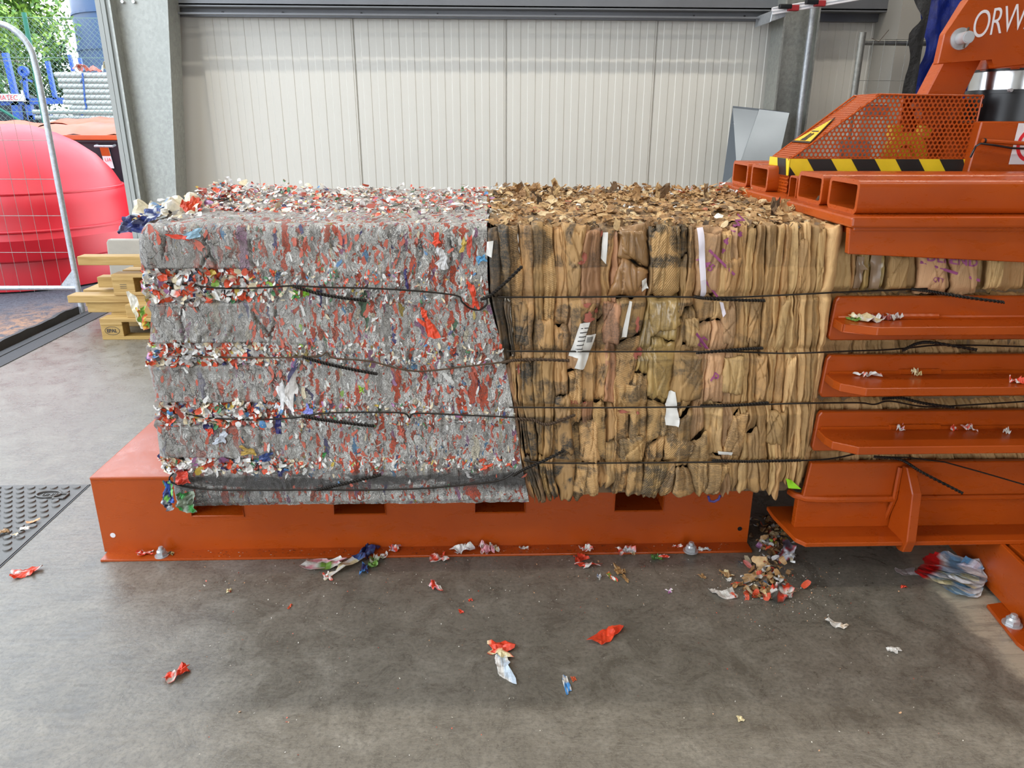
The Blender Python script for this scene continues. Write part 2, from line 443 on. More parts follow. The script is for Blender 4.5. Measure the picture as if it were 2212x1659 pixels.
# gate sill: strip let into the floor, and the raised rubber kerb with asphalt beyond
sl = MB().box(-3.04, -2.92, -1.5, 6.15, -.02, .004).box(-3.1, -3.04, -1.5, 6.15, -.02, .008).build('trim_3', M_RUBBER); tag(sl, kind='structure')
kb = []
n = 26
for i in range(n):
    yy = 3.6+(5.7-3.6)*i/(n-1); zt = .058+.005*math.sin(i*.9)+.003*math.sin(i*2.3)
    for (dx, z) in ((0, .0), (.0, zt), (-.028, zt), (-.05, 0)): kb.append((-3.13+.004*math.sin(i*1.3)+dx, yy, z-.004))
o = raw('rubber_kerb', kb, gridfaces(n, 4)+[(0, 1, 2, 3), ((n-1)*4+3, (n-1)*4+2, (n-1)*4+1, (n-1)*4)], M_RUBBER)
tag(o, 'black rubber kerb strip lying along the gate sill', 'kerb')
ya = MB().box(-40, XL-.0, -20, 60, -.25, -.015).build('ground', M_ASPH); tag(ya, kind='structure')

# cast-iron cover let into the floor, with round studs
gz = .004
qa, qb = atZ(191, 1049), atZ(0, 1236)
gx1, gy1 = qa[0], qa[1]
cov = MB().box(-2.6, gx1, 1.55, gy1, -.03, gz).build('floor_cover', M_CAST)
tag(cov, 'dark cast-iron floor cover with round studs beside the orange platform', 'cover')
ge = MB().box(-2.62, gx1+.006, gy1, gy1+.006, -.03, gz-.002).box(gx1, gx1+.006, 1.53, gy1+.006, -.03, gz-.002).build('edge_gap', M_BLACK, cov)
sm = None; cnt = 0
s0 = atZ(166, 1055); sx, sy = .0447, .0385
oc = atZ(106, 1069, gz); sq = atZ(131.5, 1073, gz)
for r in range(34):
    for c in range(24):
        x = s0[0]-c*sx-(sx/2 if r % 2 else 0); yv = s0[1]-r*sy
        if r % 2 and c == 0: pass
        if yv < 1.6 or x < -2.55: continue
        if abs(x-oc[0]) < .05 and abs(yv-oc[1]) < .035: continue
        if abs(x-sq[0]) < .035 and abs(yv-sq[1]) < .03: continue
        cnt += 1
        if cnt > 290: continue
        if sm is None:
            o = MB().cyl((0, 0, gz), (0, 0, gz+.005), .0145, .0125, 16).build('stud', M_CAST, cov); sm = o.data
        else: o = link('stud', sm, cov)
        o.location = (x, yv, 0)
em = MB()
tp_ = [(oc[0]+.046*math.cos(2*PI*i/30), oc[1]+.027*math.sin(2*PI*i/30), gz+.004) for i in range(31)]
em.tube(tp_, .0035, 6)
em.build('oval_rim', M_CAST, cov)
em = MB()
for a, b_ in (((-.022, -.022), (.022, -.022)), ((.022, -.022), (.022, .022)), ((.022, .022), (-.022, .022)), ((-.022, .022), (-.022, -.022))):
    em.tube([(sq[0]+a[0], sq[1]+a[1]*.9, gz+.004), (sq[0]+b_[0], sq[1]+b_[1]*.9, gz+.004)], .004, 6)
em.box(sq[0]-.019, sq[0]+.019, sq[1]-.017, sq[1]+.017, gz, gz+.001)
em.build('key_slot', M_CAST, cov)

def text_mesh(s, size, mat, name, parent, M, shear=0., ext=.0008, sx=1., space=1., thin=0.):
    cu = bpy.data.curves.new(name, 'FONT'); cu.body = s; cu.size = size; cu.extrude = ext; cu.shear = shear
    cu.align_x = 'LEFT'; cu.space_character = space; cu.resolution_u = 6; cu.offset = thin
    o = bpy.data.objects.new('tmp_text', cu); COL.objects.link(o)
    dg = bpy.context.evaluated_depsgraph_get()
    me = bpy.data.meshes.new_from_object(o.evaluated_get(dg)); bpy.data.objects.remove(o)
    me.transform(M @ Matrix.Diagonal((sx, 1, 1, 1))); me.materials.clear(); me.materials.append(mat); me.name = name
    return link(name, me, parent)
def frameM(o, x, y):
    """matrix with origin o, text direction x, text up y"""
    X = Vector(x).normalized(); Z = X.cross(Vector(y)).normalized(); Y = Z.cross(X)
    m = Matrix.Identity(4)
    for i in range(3): m[i][0] = X[i]; m[i][1] = Y[i]; m[i][2] = Z[i]; m[i][3] = o[i]
    return m
text_mesh('UNI', .026, M_CAST, 'lettering', cov, frameM((oc[0]-.026, oc[1]-.009, gz), (1, 0, 0), (0, 1, 0)), ext=.003, sx=1.1)

# ------------------------------------------------------------------ orange platform under the bales
PY = 2.276; PT = .288; PX0, PX1 = -1.318, .903; PYB = 3.05
pf_ = empty('bale_platform', ((PX0+PX1)/2, PY, 0), 'orange steel platform with rectangular slots carrying both bales', 'platform')
slots = [(415, 525), (723, 832), (1027, 1133), (1327, 1430)]
sb = atY(470, 1112, PY)[2]
fr = MB()
cuts = []
for a, c in slots: cuts.append((atY(a, 1110, PY)[0], atY(c, 1106, PY)[0]))
ss, st = .14, .232
TH = .008
x = PX0
fr.box(PX0, PX1, PY, PY+TH, 0.004, ss); fr.box(PX0, PX1, PY, PY+TH, st, PT-.01)
for (a, c) in cuts+[(PX1, None)]:
    fr.box(x, a, PY, PY+TH, ss, st); x = c
fr.build('front_plate', M_OR, pf_)
tpl = MB().box(PX0, PX1, PY-.004, PYB, PT-.012, PT, .004).build('top_plate', M_OR, pf_)
MB().box(PX0, PX0+TH, PY+TH, PYB, .004, PT-.012).build('end_plate', M_OR, pf_)
MB().box(PX1-TH, PX1, PY+TH, PYB, .004, PT-.012).build('end_plate', M_OR, pf_)
MB().box(PX0, PX1, PYB-TH, PYB, .004, PT-.012).build('back_plate', M_OR, pf_)
q0, q1 = atZ(222, 1214), atZ(1612, 1201)
MB().box(PX0+.012, PX1+.0, q0[1], PY+.02, .0, .008, .002).build('base_flange', M_OR, pf_)
for (a, c) in cuts:
    b = MB().box(a, c, PY+TH, PYB-TH, ss-.008, ss).box(a-.008, a, PY+TH, PYB-TH, ss-.008, st).box(c, c+.008, PY+TH, PYB-TH, ss-.008, st).box(a, c, PY+TH, PYB-TH, st, st+.006)
    b.tube([(a-.002, PY-.001, st), (a-.002, PY-.001, ss-.003), (c+.002, PY-.001, ss-.003), (c+.002, PY-.001, st)], .004, 6)
    b.build('fork_slot', M_OR, pf_)
b = MB().cyl((atY(244, 1156, PY)[0], PY-.0012, atY(244, 1156, PY)[2]), (atY(244, 1156, PY)[0], PY+.001, atY(244, 1156, PY)[2]), .009, n=16).build('hole', M_WHITE, pf_)  # white disc on the plate: brightness seen through a hole, put in as colour
q = atY(1598, 1142, PY)
MB().cyl((q[0], PY-.0012, q[2]), (q[0], PY+.001, q[2]), .008, n=16).build('hole', M_BLACK, pf_)  # black disc on the plate: the shade inside a hole, put in as colour
def bolt(name, x, y, z, parent, r=.017):
    b = MB().ring((x, y, z), (0, 0, 1), r*.3, r*1.35, .003).cyl((x, y, z+.003), (x, y, z+.018), r, r, 6, .001).cyl((x, y, z+.018), (x, y, z+.024), r*.9, r*.7, 14).cyl((x, y, z+.024), (x, y, z+.034), r*.5, r*.45, 12, .001)
    return b.build(name, M_STEEL, parent, True)
q = atZ(350, 1200, .008); bolt('anchor_bolt', q[0], q[1], .008, pf_)
q = atZ(1492, 1190, .008); bolt('anchor_bolt', q[0], q[1], .008, pf_, .019)

# ------------------------------------------------------------------ the baling press
pr = empty('baling_press', (1.7, 2.6, 0), 'orange hydraulic baling press pushing the cardboard bale out of its channel', 'press')
XR = 2.7
def part(mb, name, mat=M_OR, smooth=False, parent=pr, label=None): return mb.build(name, mat, parent, smooth, label)
# top slab and upper side plate
a = atY(1840, 469, 1.99); xs = a[0]
p1, p2, p3 = atY(1832, 549, 2.0), atY(2212, 567, 2.0), atY(1840, 497, 2.0)
slope = (p2[2]-p1[2])/(p2[0]-p1[0])
b = MB().box(xs, XR, 1.985, 3.2, a[2]-.028, a[2], .006)
part(b, 'top_plate')
TZ = a[2]
b = MB().prism([(xs+.004, 2.0, TZ-.03), (p1[0], 2.0, p1[2]), (XR, 2.0, p1[2]+slope*(XR-p1[0])), (XR, 2.0, TZ-.03)], (0, .022, 0), .002)
b.box(xs+.012, XR, 1.994, 2.01, p3[2]-.002, TZ-.02, .003)
part(b, 'upper_side_plate')
# hollow box beams lying on the slab, open ends toward the bale
def hollow(x0, x1, y0, y1, z0, z1, t=.013, r=.02):
    b = MB(); n = 5
    def loop(x, d):
        P = []; rr = max(r-d, .006)
        for cy, cz, a0 in ((y1-d-rr, z1-d-rr, 0), (y0+d+rr, z1-d-rr, PI/2), (y0+d+rr, z0+d+rr, PI), (y1-d-rr, z0+d+rr, 1.5*PI)):
            for i in range(n):
                a = a0+PI/2*i/(n-1); P.append(b.bm.verts.new((x, cy+math.cos(a)*rr, cz+math.sin(a)*rr)))
        return P
    A, B, C, D = loop(x0, 0), loop(x1, 0), loop(x0, t), loop(x1, t)
    m = len(A)
    for i in range(m):
        k = (i+1) % m
        b.bm.faces.new((A[i], A[k], B[k], B[i])); b.bm.faces.new((C[i], D[i], D[k], C[k])); b.bm.faces.new((A[i], C[i], C[k], A[k])); b.bm.faces.new((B[i], B[k], D[k], D[i]))
    return b
tz1 = 1.254
tubes = [(2.045, 2.232), (2.275, 2.462), (2.735, 2.915), (2.955, 3.14)]
for y0_, y1_ in tubes:
    part(hollow(1.0, XR, y0_, y1_, TZ-.001, tz1), 'box_beam', smooth=True)
part(hollow(1.02, XR, 2.52, 2.585, TZ-.03, 1.232, .006, .012), 'box_beam', smooth=True)
MB().box(.985, 1.005, 2.04, 2.47, TZ-.05, TZ-.005, .003).build('end_lip', M_OR, pr)
MB().box(.985, 1.005, 2.72, 3.15, TZ-.06, TZ-.005, .003).build('end_lip', M_OR, pr)
# three side rails: upright plate + chamfered shelf
def rail(zt, zb, zs, ysh, xch):
    x0 = .984; b = MB()
    b.prism([(x0+.008, 2.05, zt), (x0, 2.05, zt-.012), (x0-.006, 2.05, zb+.012), (x0, 2.05, zb), (XR, 2.05, zb), (XR, 2.05, zt)], (0, .02, 0), .003)
    b.prism([(x0, 2.05, zs), (x0-.002, 2.05-.06, zs), (x0+.006, ysh+.04, zs), (xch, ysh, zs), (XR, ysh, zs), (XR, 2.05, zs)], (0, 0, -.024), .002)
    b.tube([(x0+.01, 2.046, zs+.003), (XR, 2.046, zs+.003)], .006, 6)
    part(b, 'side_rail')
rail(.935, .807, .872, 1.952, 1.064)
rail(.762, .632, .706, 1.922, 1.045)
rail(.586, .458, .531, 1.915, 1.047)
# weld runs on the rails
for zs, xa, xb_ in ((.875, 1.17, 1.29), (.709, 1.2, 1.33), (.534, 1.2, 1.36)):
    b = MB().tube([(xa+i*.008, 2.043+.001*math.sin(i*2), zs+.004) for i in range(int((xb_-xa)/.008))], .0085, 6); part(b, 'weld_bead', smooth=True)
# lower side: upright plate, round lip, web, toe flange
lz = .302
b = MB().prism([(.982, 2.05, .419), (.972, 2.05, lz), (XR, 2.05, lz), (XR, 2.05, .414)], (0, .02, 0), .003); part(b, 'lower_side_plate')
b = MB().tube([(.95, 2.10, lz-.006), (.958, 2.075, lz-.006), (.985, 2.052, lz-.006), (1.05, 2.045, lz-.006), (1.256, 2.045, lz-.006)], .011, 8); part(b, 'round_lip', smooth=True)
b = MB().tube([(1.29, 2.045, lz-.004), (XR, 2.045, lz-.004)], .008, 8); part(b, 'round_lip', smooth=True)
b = MB().box(.962, XR, 2.06, 2.085, .19, lz, .002); part(b, 'lower_web')
b = MB().prism([(.925, 2.14, .19), (.94, 1.995, .19), (.962, 1.965, .19), (XR, 1.965, .19), (XR, 2.2, .19), (.925, 2.2, .19)], (0, 0, -.014), .002); part(b, 'toe_flange')
F0 = [atY(x, y, 1.985) for x, y in ((1968, 1018), (1988, 1056), (1966, 1168))]
b = MB().prism([(1.262, 2.045, .408), (1.262, 2.02, .416), (1.262, 1.965, .352), (1.262, 1.946, .20), (1.262, 1.958, .158), (1.262, 1.985, .150), (1.262, 2.06, .172)], (.03, 0, 0), .003); part(b, 'stiffener')
b = MB().tube([(1.258, 2.043, .405), (1.256, 2.04, .302), (1.256, 2.07, .205)], .008, 7); part(b, 'weld_bead', smooth=True)
# under-frame behind the platform gap, and the far side wall of the channel
MB().box(.93, XR, 3.1, 3.13, .19, 1.15).build('far_side_plate', M_OR, pr)
MB().box(.96, XR, 2.2, 3.1, .262, .286).build('channel_floor', M_OR, pr)
MB().box(.9, .96, 2.22, 2.9, .272, .284).build('tongue', M_OR, pr)
# leg: sloping-in beam on the floor with a notched foot plate and bolt
l0, l1, l2, l3 = atZ(2035, 1172, .0), atZ(2195, 1395), atZ(2130, 1312), atZ(2165, 1306)
b = MB()
b.prism([(1.6, 2.3, .012), (1.545, 1.66, .012), (1.56, 1.66, .012), (1.615, 2.3, .012)], (0, 0, .165), .002)
b.box(1.6, 1.74, 1.5, 2.25, .158, .176, .002)
b.prism([(1.72, 2.3, .012), (1.70, 1.5, .012), (1.715, 1.5, .012), (1.735, 2.3, .012)], (0, 0, .15))
part(b, 'leg_beam')
b = MB().prism([(l3[0]+.02, l3[1], 0), (l2[0], l2[1], 0), (l1[0]+.0, l1[1], 0), (l1[0]+.04, 1.5, 0), (1.76, 1.5, 0), (1.76, l3[1], 0)], (0, 0, .012), .002); part(b, 'foot_plate')
q = atZ(2186, 1348, .012); bolt('anchor_bolt', q[0], q[1], .012, pr, .02)
b = MB().prism([(1.80, 2.3, .012), (1.78, 1.9, .012), (1.79, 1.9, .012), (1.815, 2.3, .012)], (0, 0, .16)); part(b, 'leg_beam')

# perforated guard: real round holes
def perforated(o, u, v, poly, pitch, r, name, mat, parent, th=.0025):
    """sheet in the plane o + s*u + t*v cut into hexagon cells, each with a hole; poly = outline test in (s, t)"""
    o, u, v = Vector(o), Vector(u).normalized(), Vector(v).normalized(); nrm = u.cross(v)
    S = [p[0] for p in poly]; T = [p[1] for p in poly]; V = []; F = []; cache = {}
    def inside(s, t):
        c = False; n = len(poly); k = n-1
        for i in range(n):
            if (poly[i][1] > t) != (poly[k][1] > t) and s < (poly[k][0]-poly[i][0])*(t-poly[i][1])/(poly[k][1]-poly[i][1])+poly[i][0]: c = not c
            k = i
        return c
    R = pitch/math.sqrt(3); row = pitch*math.sqrt(3)/2; j = 0; t = min(T)
    def vert(s, tt):
        V.append(o+u*s+v*tt); return len(V)-1
    while t <= max(T)+row*.5:
        s = min(S)+(pitch/2 if j % 2 else 0)
        while s <= max(S)+pitch*.5:
            if inside(s, t):
                hx = [vert(s+R*math.cos(PI/6+PI/3*(k//2))*(1 if k % 2 == 0 else 0)+(0 if k % 2 == 0 else (R*(math.cos(PI/6+PI/3*(k//2))+math.cos(PI/6+PI/3*(k//2+1)))/2)),
                          t+R*math.sin(PI/6+PI/3*(k//2))*(1 if k % 2 == 0 else 0)+(0 if k % 2 == 0 else (R*(math.sin(PI/6+PI/3*(k//2))+math.sin(PI/6+PI/3*(k//2+1)))/2))) for k in range(12)]
                cc = [vert(s+r*math.cos(PI/6+PI/6*k), t+r*math.sin(PI/6+PI/6*k)) for k in range(12)]
                for k in range(12): F.append((hx[k], hx[(k+1) % 12], cc[(k+1) % 12], cc[k]))
            s += pitch
        t += row; j += 1
    ob = raw(name, V, F, mat, parent)
    md = ob.modifiers.new('thick', 'SOLIDIFY'); md.thickness = th; md.offset = 0
    return ob
GY = 2.66
ga, gb_, gc, gd = atY(1708, 343, GY), atY(2092, 345, GY), atY(1902, 204, GY), atY(2122, 207, GY)
ge_ = atY(1708, 379, GY)
zb_, zt_ = ga[2], gc[2]
gback = 2.83
poly = [(ga[0], zb_), (gb_[0], zb_), (gd[0], zt_), (gc[0], zt_)]
guard = MB()
for (p, q_) in ((ga, gc), (gc, gd), (gd, gb_), (gb_, ga)): guard.tube([(p[0], GY, p[2]), (q_[0], GY, q_[2])], .0035, 6)
guard.tube([(ga[0], gback, zb_), (gc[0]-.01, gback, zt_), (gd[0], gback, zt_)], .0035, 6)
guard = part(guard, 'guard_frame')
perforated((0, GY, 0), (1, 0, 0), (0, 0, 1), [(p[0], p[1]) for p in poly], .0155, .0056, 'perforated_side', M_OR, guard)
dv = Vector((gc[0]-ga[0], 0, zt_-zb_)); ln = dv.length
perforated((ga[0], GY, zb_), (0, 1, 0), dv, [(0, 0), (gback-GY, 0), (gback-GY, ln), (0, ln)], .0118, .0036, 'perforated_slope', M_OR, guard)
MB().box(gc[0], gd[0], GY, gback, zt_-.002, zt_).build('guard_top', M_OR, guard)
perforated((ga[0]-.002, GY, 0), (0, 1, 0), (0, 0, 1), [(0, TZ-.03), (gback-GY+.02, TZ-.03), (gback-GY+.02, ge_[2]), (0, ge_[2])], .0125, .0043, 'perforated_skirt', M_OR, guard)
# hazard tape: yellow band with slanting black stripes, along the side and round the front
hz = MB().box(ga[0]-.003, gb_[0], GY-.006, GY-.002, ge_[2], zb_).box(ga[0]-.006, ga[0]-.002, GY-.006, gback+.015, ge_[2], zb_).build('hazard_tape', M_YEL, pr)
hh = zb_-ge_[2]
for a, c in ((1742, 1793), (1837, 1887), (1932, 1982), (2027, 2078)):
    xa, xc = atY(a, 344, GY)[0], atY(c, 344, GY)[0]; dx = atY(1758, 371, GY)[0]-atY(1740, 344, GY)[0]; dx *= 1.15
    MB().prism([(xa, GY-.0062, zb_), (xa+dx, GY-.0062, ge_[2]), (min(xc+dx, gb_[0]), GY-.0062, ge_[2]), (xc, GY-.0062, zb_)], (0, -.0012, 0)).build('hazard_stripe', M_TAPEB, hz)
MB().prism([(ga[0]-.003, GY-.0062, ge_[2]), (ga[0]+.022, GY-.0062, ge_[2]), (ga[0]-.003, GY-.0062, ge_[2]+.03)], (0, -.0012, 0)).build('hazard_stripe', M_TAPEB, hz)
xa = ga[0]-.0062
MB().prism([(xa, GY+.028, zb_), (xa, GY+.008, ge_[2]), (xa, GY+.085, ge_[2]), (xa, GY+.105, zb_)], (-.0012, 0, 0)).build('hazard_stripe', M_TAPEB, hz)
MB().prism([(xa, gback+.013, ge_[2]), (xa, gback-.025, ge_[2]), (xa, gback+.013, ge_[2]+.025)], (-.0012, 0, 0)).build('hazard_stripe', M_TAPEB, hz)
# warning triangle on the slope (crushing hand)
nv = Vector((-(zt_-zb_), 0, gc[0]-ga[0])).normalized(); dvn = dv.normalized(); sc_ = Vector((ga[0], (GY+gback)/2, zb_))+dvn*.135+nv*.004
def tri(s): return [sc_+dvn*(.085*s)-dvn*0, sc_-dvn*(.055*s)+Vector((0, .082*s, 0)), sc_-dvn*(.055*s)-Vector((0, .082*s, 0))]
ws = MB().prism(tri(1), nv*.0015).build('warning_sticker', M_TAPEB, guard)
ws2 = MB().prism([p+nv*.0012 for p in tri(.86)], nv*.0012).build('sticker_field', plain('warning_yellow', (238, 180, 40), .45, 0, .03), guard)
b = MB(); cc = sc_+nv*.0022-dvn*.012
for k in range(4): b.prism([cc+dvn*(-.03+.0)+Vector((0, -.022+k*.011, 0)), cc+dvn*(.004+.004*(k % 2))+Vector((0, -.022+k*.011, 0)), cc+dvn*(.004+.004*(k % 2))+Vector((0, -.015+k*.011, 0)), cc+dvn*(-.03)+Vector((0, -.015+k*.011, 0))], nv*.001)
b.prism([cc+dvn*-.034+Vector((0, -.024, 0)), cc+dvn*-.022+Vector((0, -.024, 0)), cc+dvn*-.022+Vector((0, .022, 0)), cc+dvn*-.034+Vector((0, .022, 0))], nv*.001)
b.prism([cc+dvn*.014+Vector((0, -.03, 0)), cc+dvn*.020+Vector((0, -.03, 0)), cc+dvn*.020+Vector((0, .026, 0)), cc+dvn*.014+Vector((0, .026, 0))], nv*.001)
b.build('hand_symbol', M_TAPEB, guard)
# gear inside the guard, seen through the holes: yellow ring, yellow lugs, grey motor
q = atY(1945, 330, 2.75)
b = MB().ring((q[0], 2.74, q[2]-.005), (0, -1, 0), .035, .075, .03, 26); b.cyl((q[0], 2.77, q[2]-.005), (q[0], 2.72, q[2]-.005), .022, n=16)
for px, py in ((1935, 285), (1998, 285)):
    z = atY(px, py, 2.76); b.box(z[0]-.018, z[0]+.018, 2.75, 2.79, z[2]-.022, z[2]+.022, .003)
b.build('yellow_pulley', M_YEL, pr, True)
b = MB(); q = atY(1840, 330, 2.76); b.cyl((q[0]-.06, 2.76, q[2]), (q[0]+.05, 2.76, q[2]), .045, n=20, bev=.006); b.build('motor', M_TUBE, pr, True)
b = MB(); q = atY(1890, 240, 2.78); b.box(q[0]-.05, q[0]+.04, 2.76, 2.8, q[2]-.02, q[2]+.02, .004)
b.build('valve_block', M_TUBE, pr)
b = MB(); q = atY(2010, 245, 2.78); b.cyl((q[0], 2.8, q[2]), (q[0], 2.74, q[2]), .05, n=20, bev=.006); b.box(1.5, 1.8, 2.84, 2.86, tz1-.08, zt_-.01)
b.build('inner_plate', M_OR, pr)
# ram housing, black cylinder, chrome rod and orange clevis collar
cy_ = 2.8; rq = atY(2212, 200, cy_)
bx0 = atY(2092, 345, 2.62)[0]; bz1 = atY(2108, 262, 2.62)[2]
b = MB().prism([(bx0, 2.62, tz1-.09), (bx0+.02, 2.62, bz1), (XR, 2.62, bz1), (XR, 2.62, tz1-.09)], (0, .5, 0), .004); part(b, 'ram_housing')
rx0, rx1 = atY(2134, 230, cy_-.1)[0], 0
R_ = .155; cx_ = rx0+R_
z0_, z1_ = bz1, atY(2118, 193, cy_-.1)[2]
part(MB().cyl((cx_, cy_, z0_), (cx_, cy_, z1_-.012), R_, n=40).ring((cx_, cy_, z1_-.012), (0, 0, 1), .05, R_+.004, .012, 40), 'cylinder_barrel', M_BLACK, True)
rr_ = cx_-atY(2140, 170, cy_-.08)[0]; z2_ = atY(2150, 150, cy_-.1)[2]
part(MB().cyl((cx_, cy_, z1_), (cx_, cy_, z2_+.01), rr_, n=40), 'piston_rod', M_CHROME, True)
part(MB().ring((cx_, cy_, z2_-.004), (0, 0, 1), rr_*.7, rr_+.004, .008, 36), 'rod_seal', M_BLACK, True)
z3_ = atY(2150, 118, cy_-.1)[2]
part(MB().cyl((cx_, cy_, z2_), (cx_, cy_, z3_+.03), rr_+.006, n=36, bev=.004), 'rod_collar', M_OR, True)
b = MB().tube([atY(1, 1, 1)*0+np.array(p) for p in ((cx_-.12, cy_-.14, z1_-.004), (cx_-.12, cy_-.155, z1_-.004))], .006, 8); part(b, 'grub_screw', M_STEEL)
# arm plate with lettering, pin and strut
AY = 2.6
P = [atY(x, y, AY) for x, y in ((2092, 0), (2040, 73), (2025, 139), (2144, 126), (2148, 148), (2300, 130), (2330, -150), (2195, -130))]
part(MB().prism([tuple(p) for p in P], (0, .03, 0), .003), 'arm_plate')
P2 = [atY(x, y, 2.86) for x, y in ((2085, 0), (2040, 73), (2025, 139), (2144, 126), (2300, 110), (2330, -150))]
part(MB().prism([tuple(p) for p in P2], (0, .03, 0), .003), 'arm_plate')
ta, tb = atY(2096, 84, AY-.001), atY(2190, 67, AY-.001)
ux = Vector(tb)-Vector(ta)
h_ = (atY(2110, 18, AY)[2]-atY(2105, 84, AY)[2])
text_mesh('ORWAK', h_*1.30, M_WHITE, 'lettering', pr, frameM((ta[0], AY-.001, ta[2]), ux, (0, 0, 1)), shear=.26, ext=.0008, sx=.62, space=.93, thin=-.010*h_)
q = atY(2074, 84, AY)
b = MB().ring((q[0], AY, q[2]), (0, -1, 0), .012, .033, .005, 30); part(b, 'washer', M_STEEL, True)
b = MB().cyl((q[0], AY+.02, q[2]), (q[0]-.004, AY-.055, q[2]), .0185, n=26, bev=.003); part(b, 'pivot_pin', M_STEEL, True)
b = MB().tube([(q[0]-.004, AY-.035, q[2]-.03), (q[0], AY-.035, q[2]+.03)], .0035, 8); part(b, 'split_pin', M_RUST)
S = [atY(x, y, 2.72) for x, y in ((1985, 235), (2068, 235), (2125, 120), (2040, 130))]
part(MB().prism([tuple(p) for p in S], (0, .07, 0), .004), 'strut')
S = [atY(x, y, 2.72) for x, y in ((2140, 140), (2146, 126), (2250, 115), (2250, 140))]
# prohibition sticker on the housing, hand rail and cable
s0_ = atY(2180, 355, 2.615); s1_ = atY(2196, 266, 2.615); H_ = s1_[2]-s0_[2]; W_ = .15
st_ = MB().prism([(s0_[0], 2.618, s0_[2]), (s0_[0]+W_, 2.618, s0_[2]), (s0_[0]+W_+.004, 2.618, s1_[2]), (s0_[0]+.004, 2.618, s1_[2])], (0, -.0015, 0)).build('prohibition_sticker', M_WHITE, pr)
cq = Vector((s0_[0]+.012+.058, 2.616, (s0_[2]+s1_[2])/2-.002))
MB().ring(tuple(cq), (0, -1, 0), .047, .058, .0012, 40).build('red_ring', M_REDP, st_)
d_ = Vector((.7, 0, -.72)).normalized(); e_ = Vector((.72, 0, .7)).normalized()
MB().prism([cq-d_*.05-e_*.006, cq+d_*.05-e_*.006, cq+d_*.05+e_*.006, cq-d_*.05+e_*.006], (0, -.0013, 0)).build('red_bar', M_REDP, st_)
b = MB(); b.cyl(cq+Vector((.004, -.0005, .022)), cq+Vector((.004, -.001, .022)), .009, n=14)
b.prism([cq+Vector((-.008, 0, .011)), cq+Vector((-.012, 0, -.018)), cq+Vector((-.004, 0, -.036)), cq+Vector((.006, 0, -.036)), cq+Vector((.016, 0, -.012)), cq+Vector((.013, 0, .011))], (0, -.0008, 0))
b.build('figure_symbol', M_TAPEB, st_)
y9 = 2.6; hA = atY(2122, 304, y9); hB = atY(2230, 316, y9)
part(MB().tube([hA, (hA[0]+.1, y9-.008, hA[2]-.006), (hA[0]+.3, y9-.008, hA[2]-.016)], .007, 8), 'hand_rail', M_OR, True)
part(MB().tube([atY(2096, 340, y9-.005), atY(2102, 328, y9-.01), atY(2108, 316, y9-.012), atY(2118, 310, y9-.014), atY(2150, 314, y9-.014), atY(2185, 320, y9-.014), atY(2240, 322, y9-.014)], .0035, 8), 'cable', M_BLACK, True)
part(MB().ring((hA[0]+.004, y9, hA[2]), (1, 0, 0), .004, .0085, .006, 14), 'cable_tie', M_BLACK)
# ------------------------------------------------------------------ scraps: shared builders
def m_scrap(name='scrap_film', rough=.42):
    t = MT(name); a = t.n('ShaderNodeAttribute', attribute_name='Col'); v = t.co()
    n = t.noise(v, 130, 4, .6)
    c = t.mix(t.ramp(n.outputs[0], [(.35, .22), (.6, 0.)]), a.outputs['Color'], (.06, .05, .045))
    return t.out(c, rough, 0, t.bump(n.outputs[0], .25, .0015))
M_SCRAP = m_scrap()
def m_torn():
    t = MT('torn_cardboard'); a = t.n('ShaderNodeAttribute', attribute_name='Col'); v = t.pos()
    n = t.noise(t.mapv(v, (120, 120, 40)), 1, 5, .65)
    c = t.mix(t.ramp(n.outputs[0], [(.35, .35), (.6, 0.)]), a.outputs['Color'], (.05, .038, .025))
    return t.out(c, .75, 0, t.bump(n.outputs[0], .4, .002))
M_TORN = m_torn()
PAL = [((232, 230, 224), 30), ((176, 172, 168), 17), ((222, 206, 172), 12), ((216, 82, 46), 19), ((160, 62, 46), 4), ((84, 140, 190), 1.8),
       ((58, 60, 110), 1.6), ((80, 136, 90), 1.4), ((196, 168, 72), 1.2), ((170, 116, 160), 1.4), ((56, 50, 48), 2.5), ((150, 190, 80), .4)]
_pc = np.array([s2l(c) for c, w_ in PAL]); _pw = np.array([w_ for c, w_ in PAL], float); _pw /= _pw.sum()
KR = [((178, 138, 90), 30), ((200, 166, 116), 26), ((150, 112, 70), 18), ((120, 92, 62), 9), ((88, 72, 54), 6), ((216, 190, 146), 9), ((224, 222, 216), 2), ((196, 120, 90), 1.2)]
_kc = np.array([s2l(c) for c, w_ in KR]); _kw = np.array([w_ for c, w_ in KR], float); _kw /= _kw.sum()
def pick(pal='s'):
    return (_pc[rng.choice(len(_pc), p=_pw)] if pal == 's' else _kc[rng.choice(len(_kc), p=_kw)])
def flake(Ln, Wd, curl=1., nu=5, nv=3, jag=.25):
    """one torn scrap: a bent, creased strip with an uneven outline, centred on the origin"""
    s = np.linspace(-.5, .5, nu); V = []
    wid = np.interp(np.linspace(0, 1, nu), [0, .25, .7, 1], [rng.uniform(.25, .9), 1, rng.uniform(.7, 1.1), rng.uniform(.1, .7)])
    off = np.cumsum(rng.normal(0, .08, nu)); cr = rng.normal(0, .12)
    for i, q in enumerate(s):
        a = curl*q
        X = math.sin(a)/curl*Ln if abs(curl) > .01 else q*Ln
        Z = (1-math.cos(a))/curl*Ln if abs(curl) > .01 else 0
        for k in range(nv):
            tt = (k/(nv-1)-.5)
            V.append((X+rng.normal(0, jag*.06)*Ln, (tt*wid[i]+off[i]*.5)*Wd+rng.normal(0, jag*.05)*Wd, Z+cr*abs(tt)*Wd*(1 if i % 2 else .3)*2))
    return np.array(V), gridfaces(nu, nv)
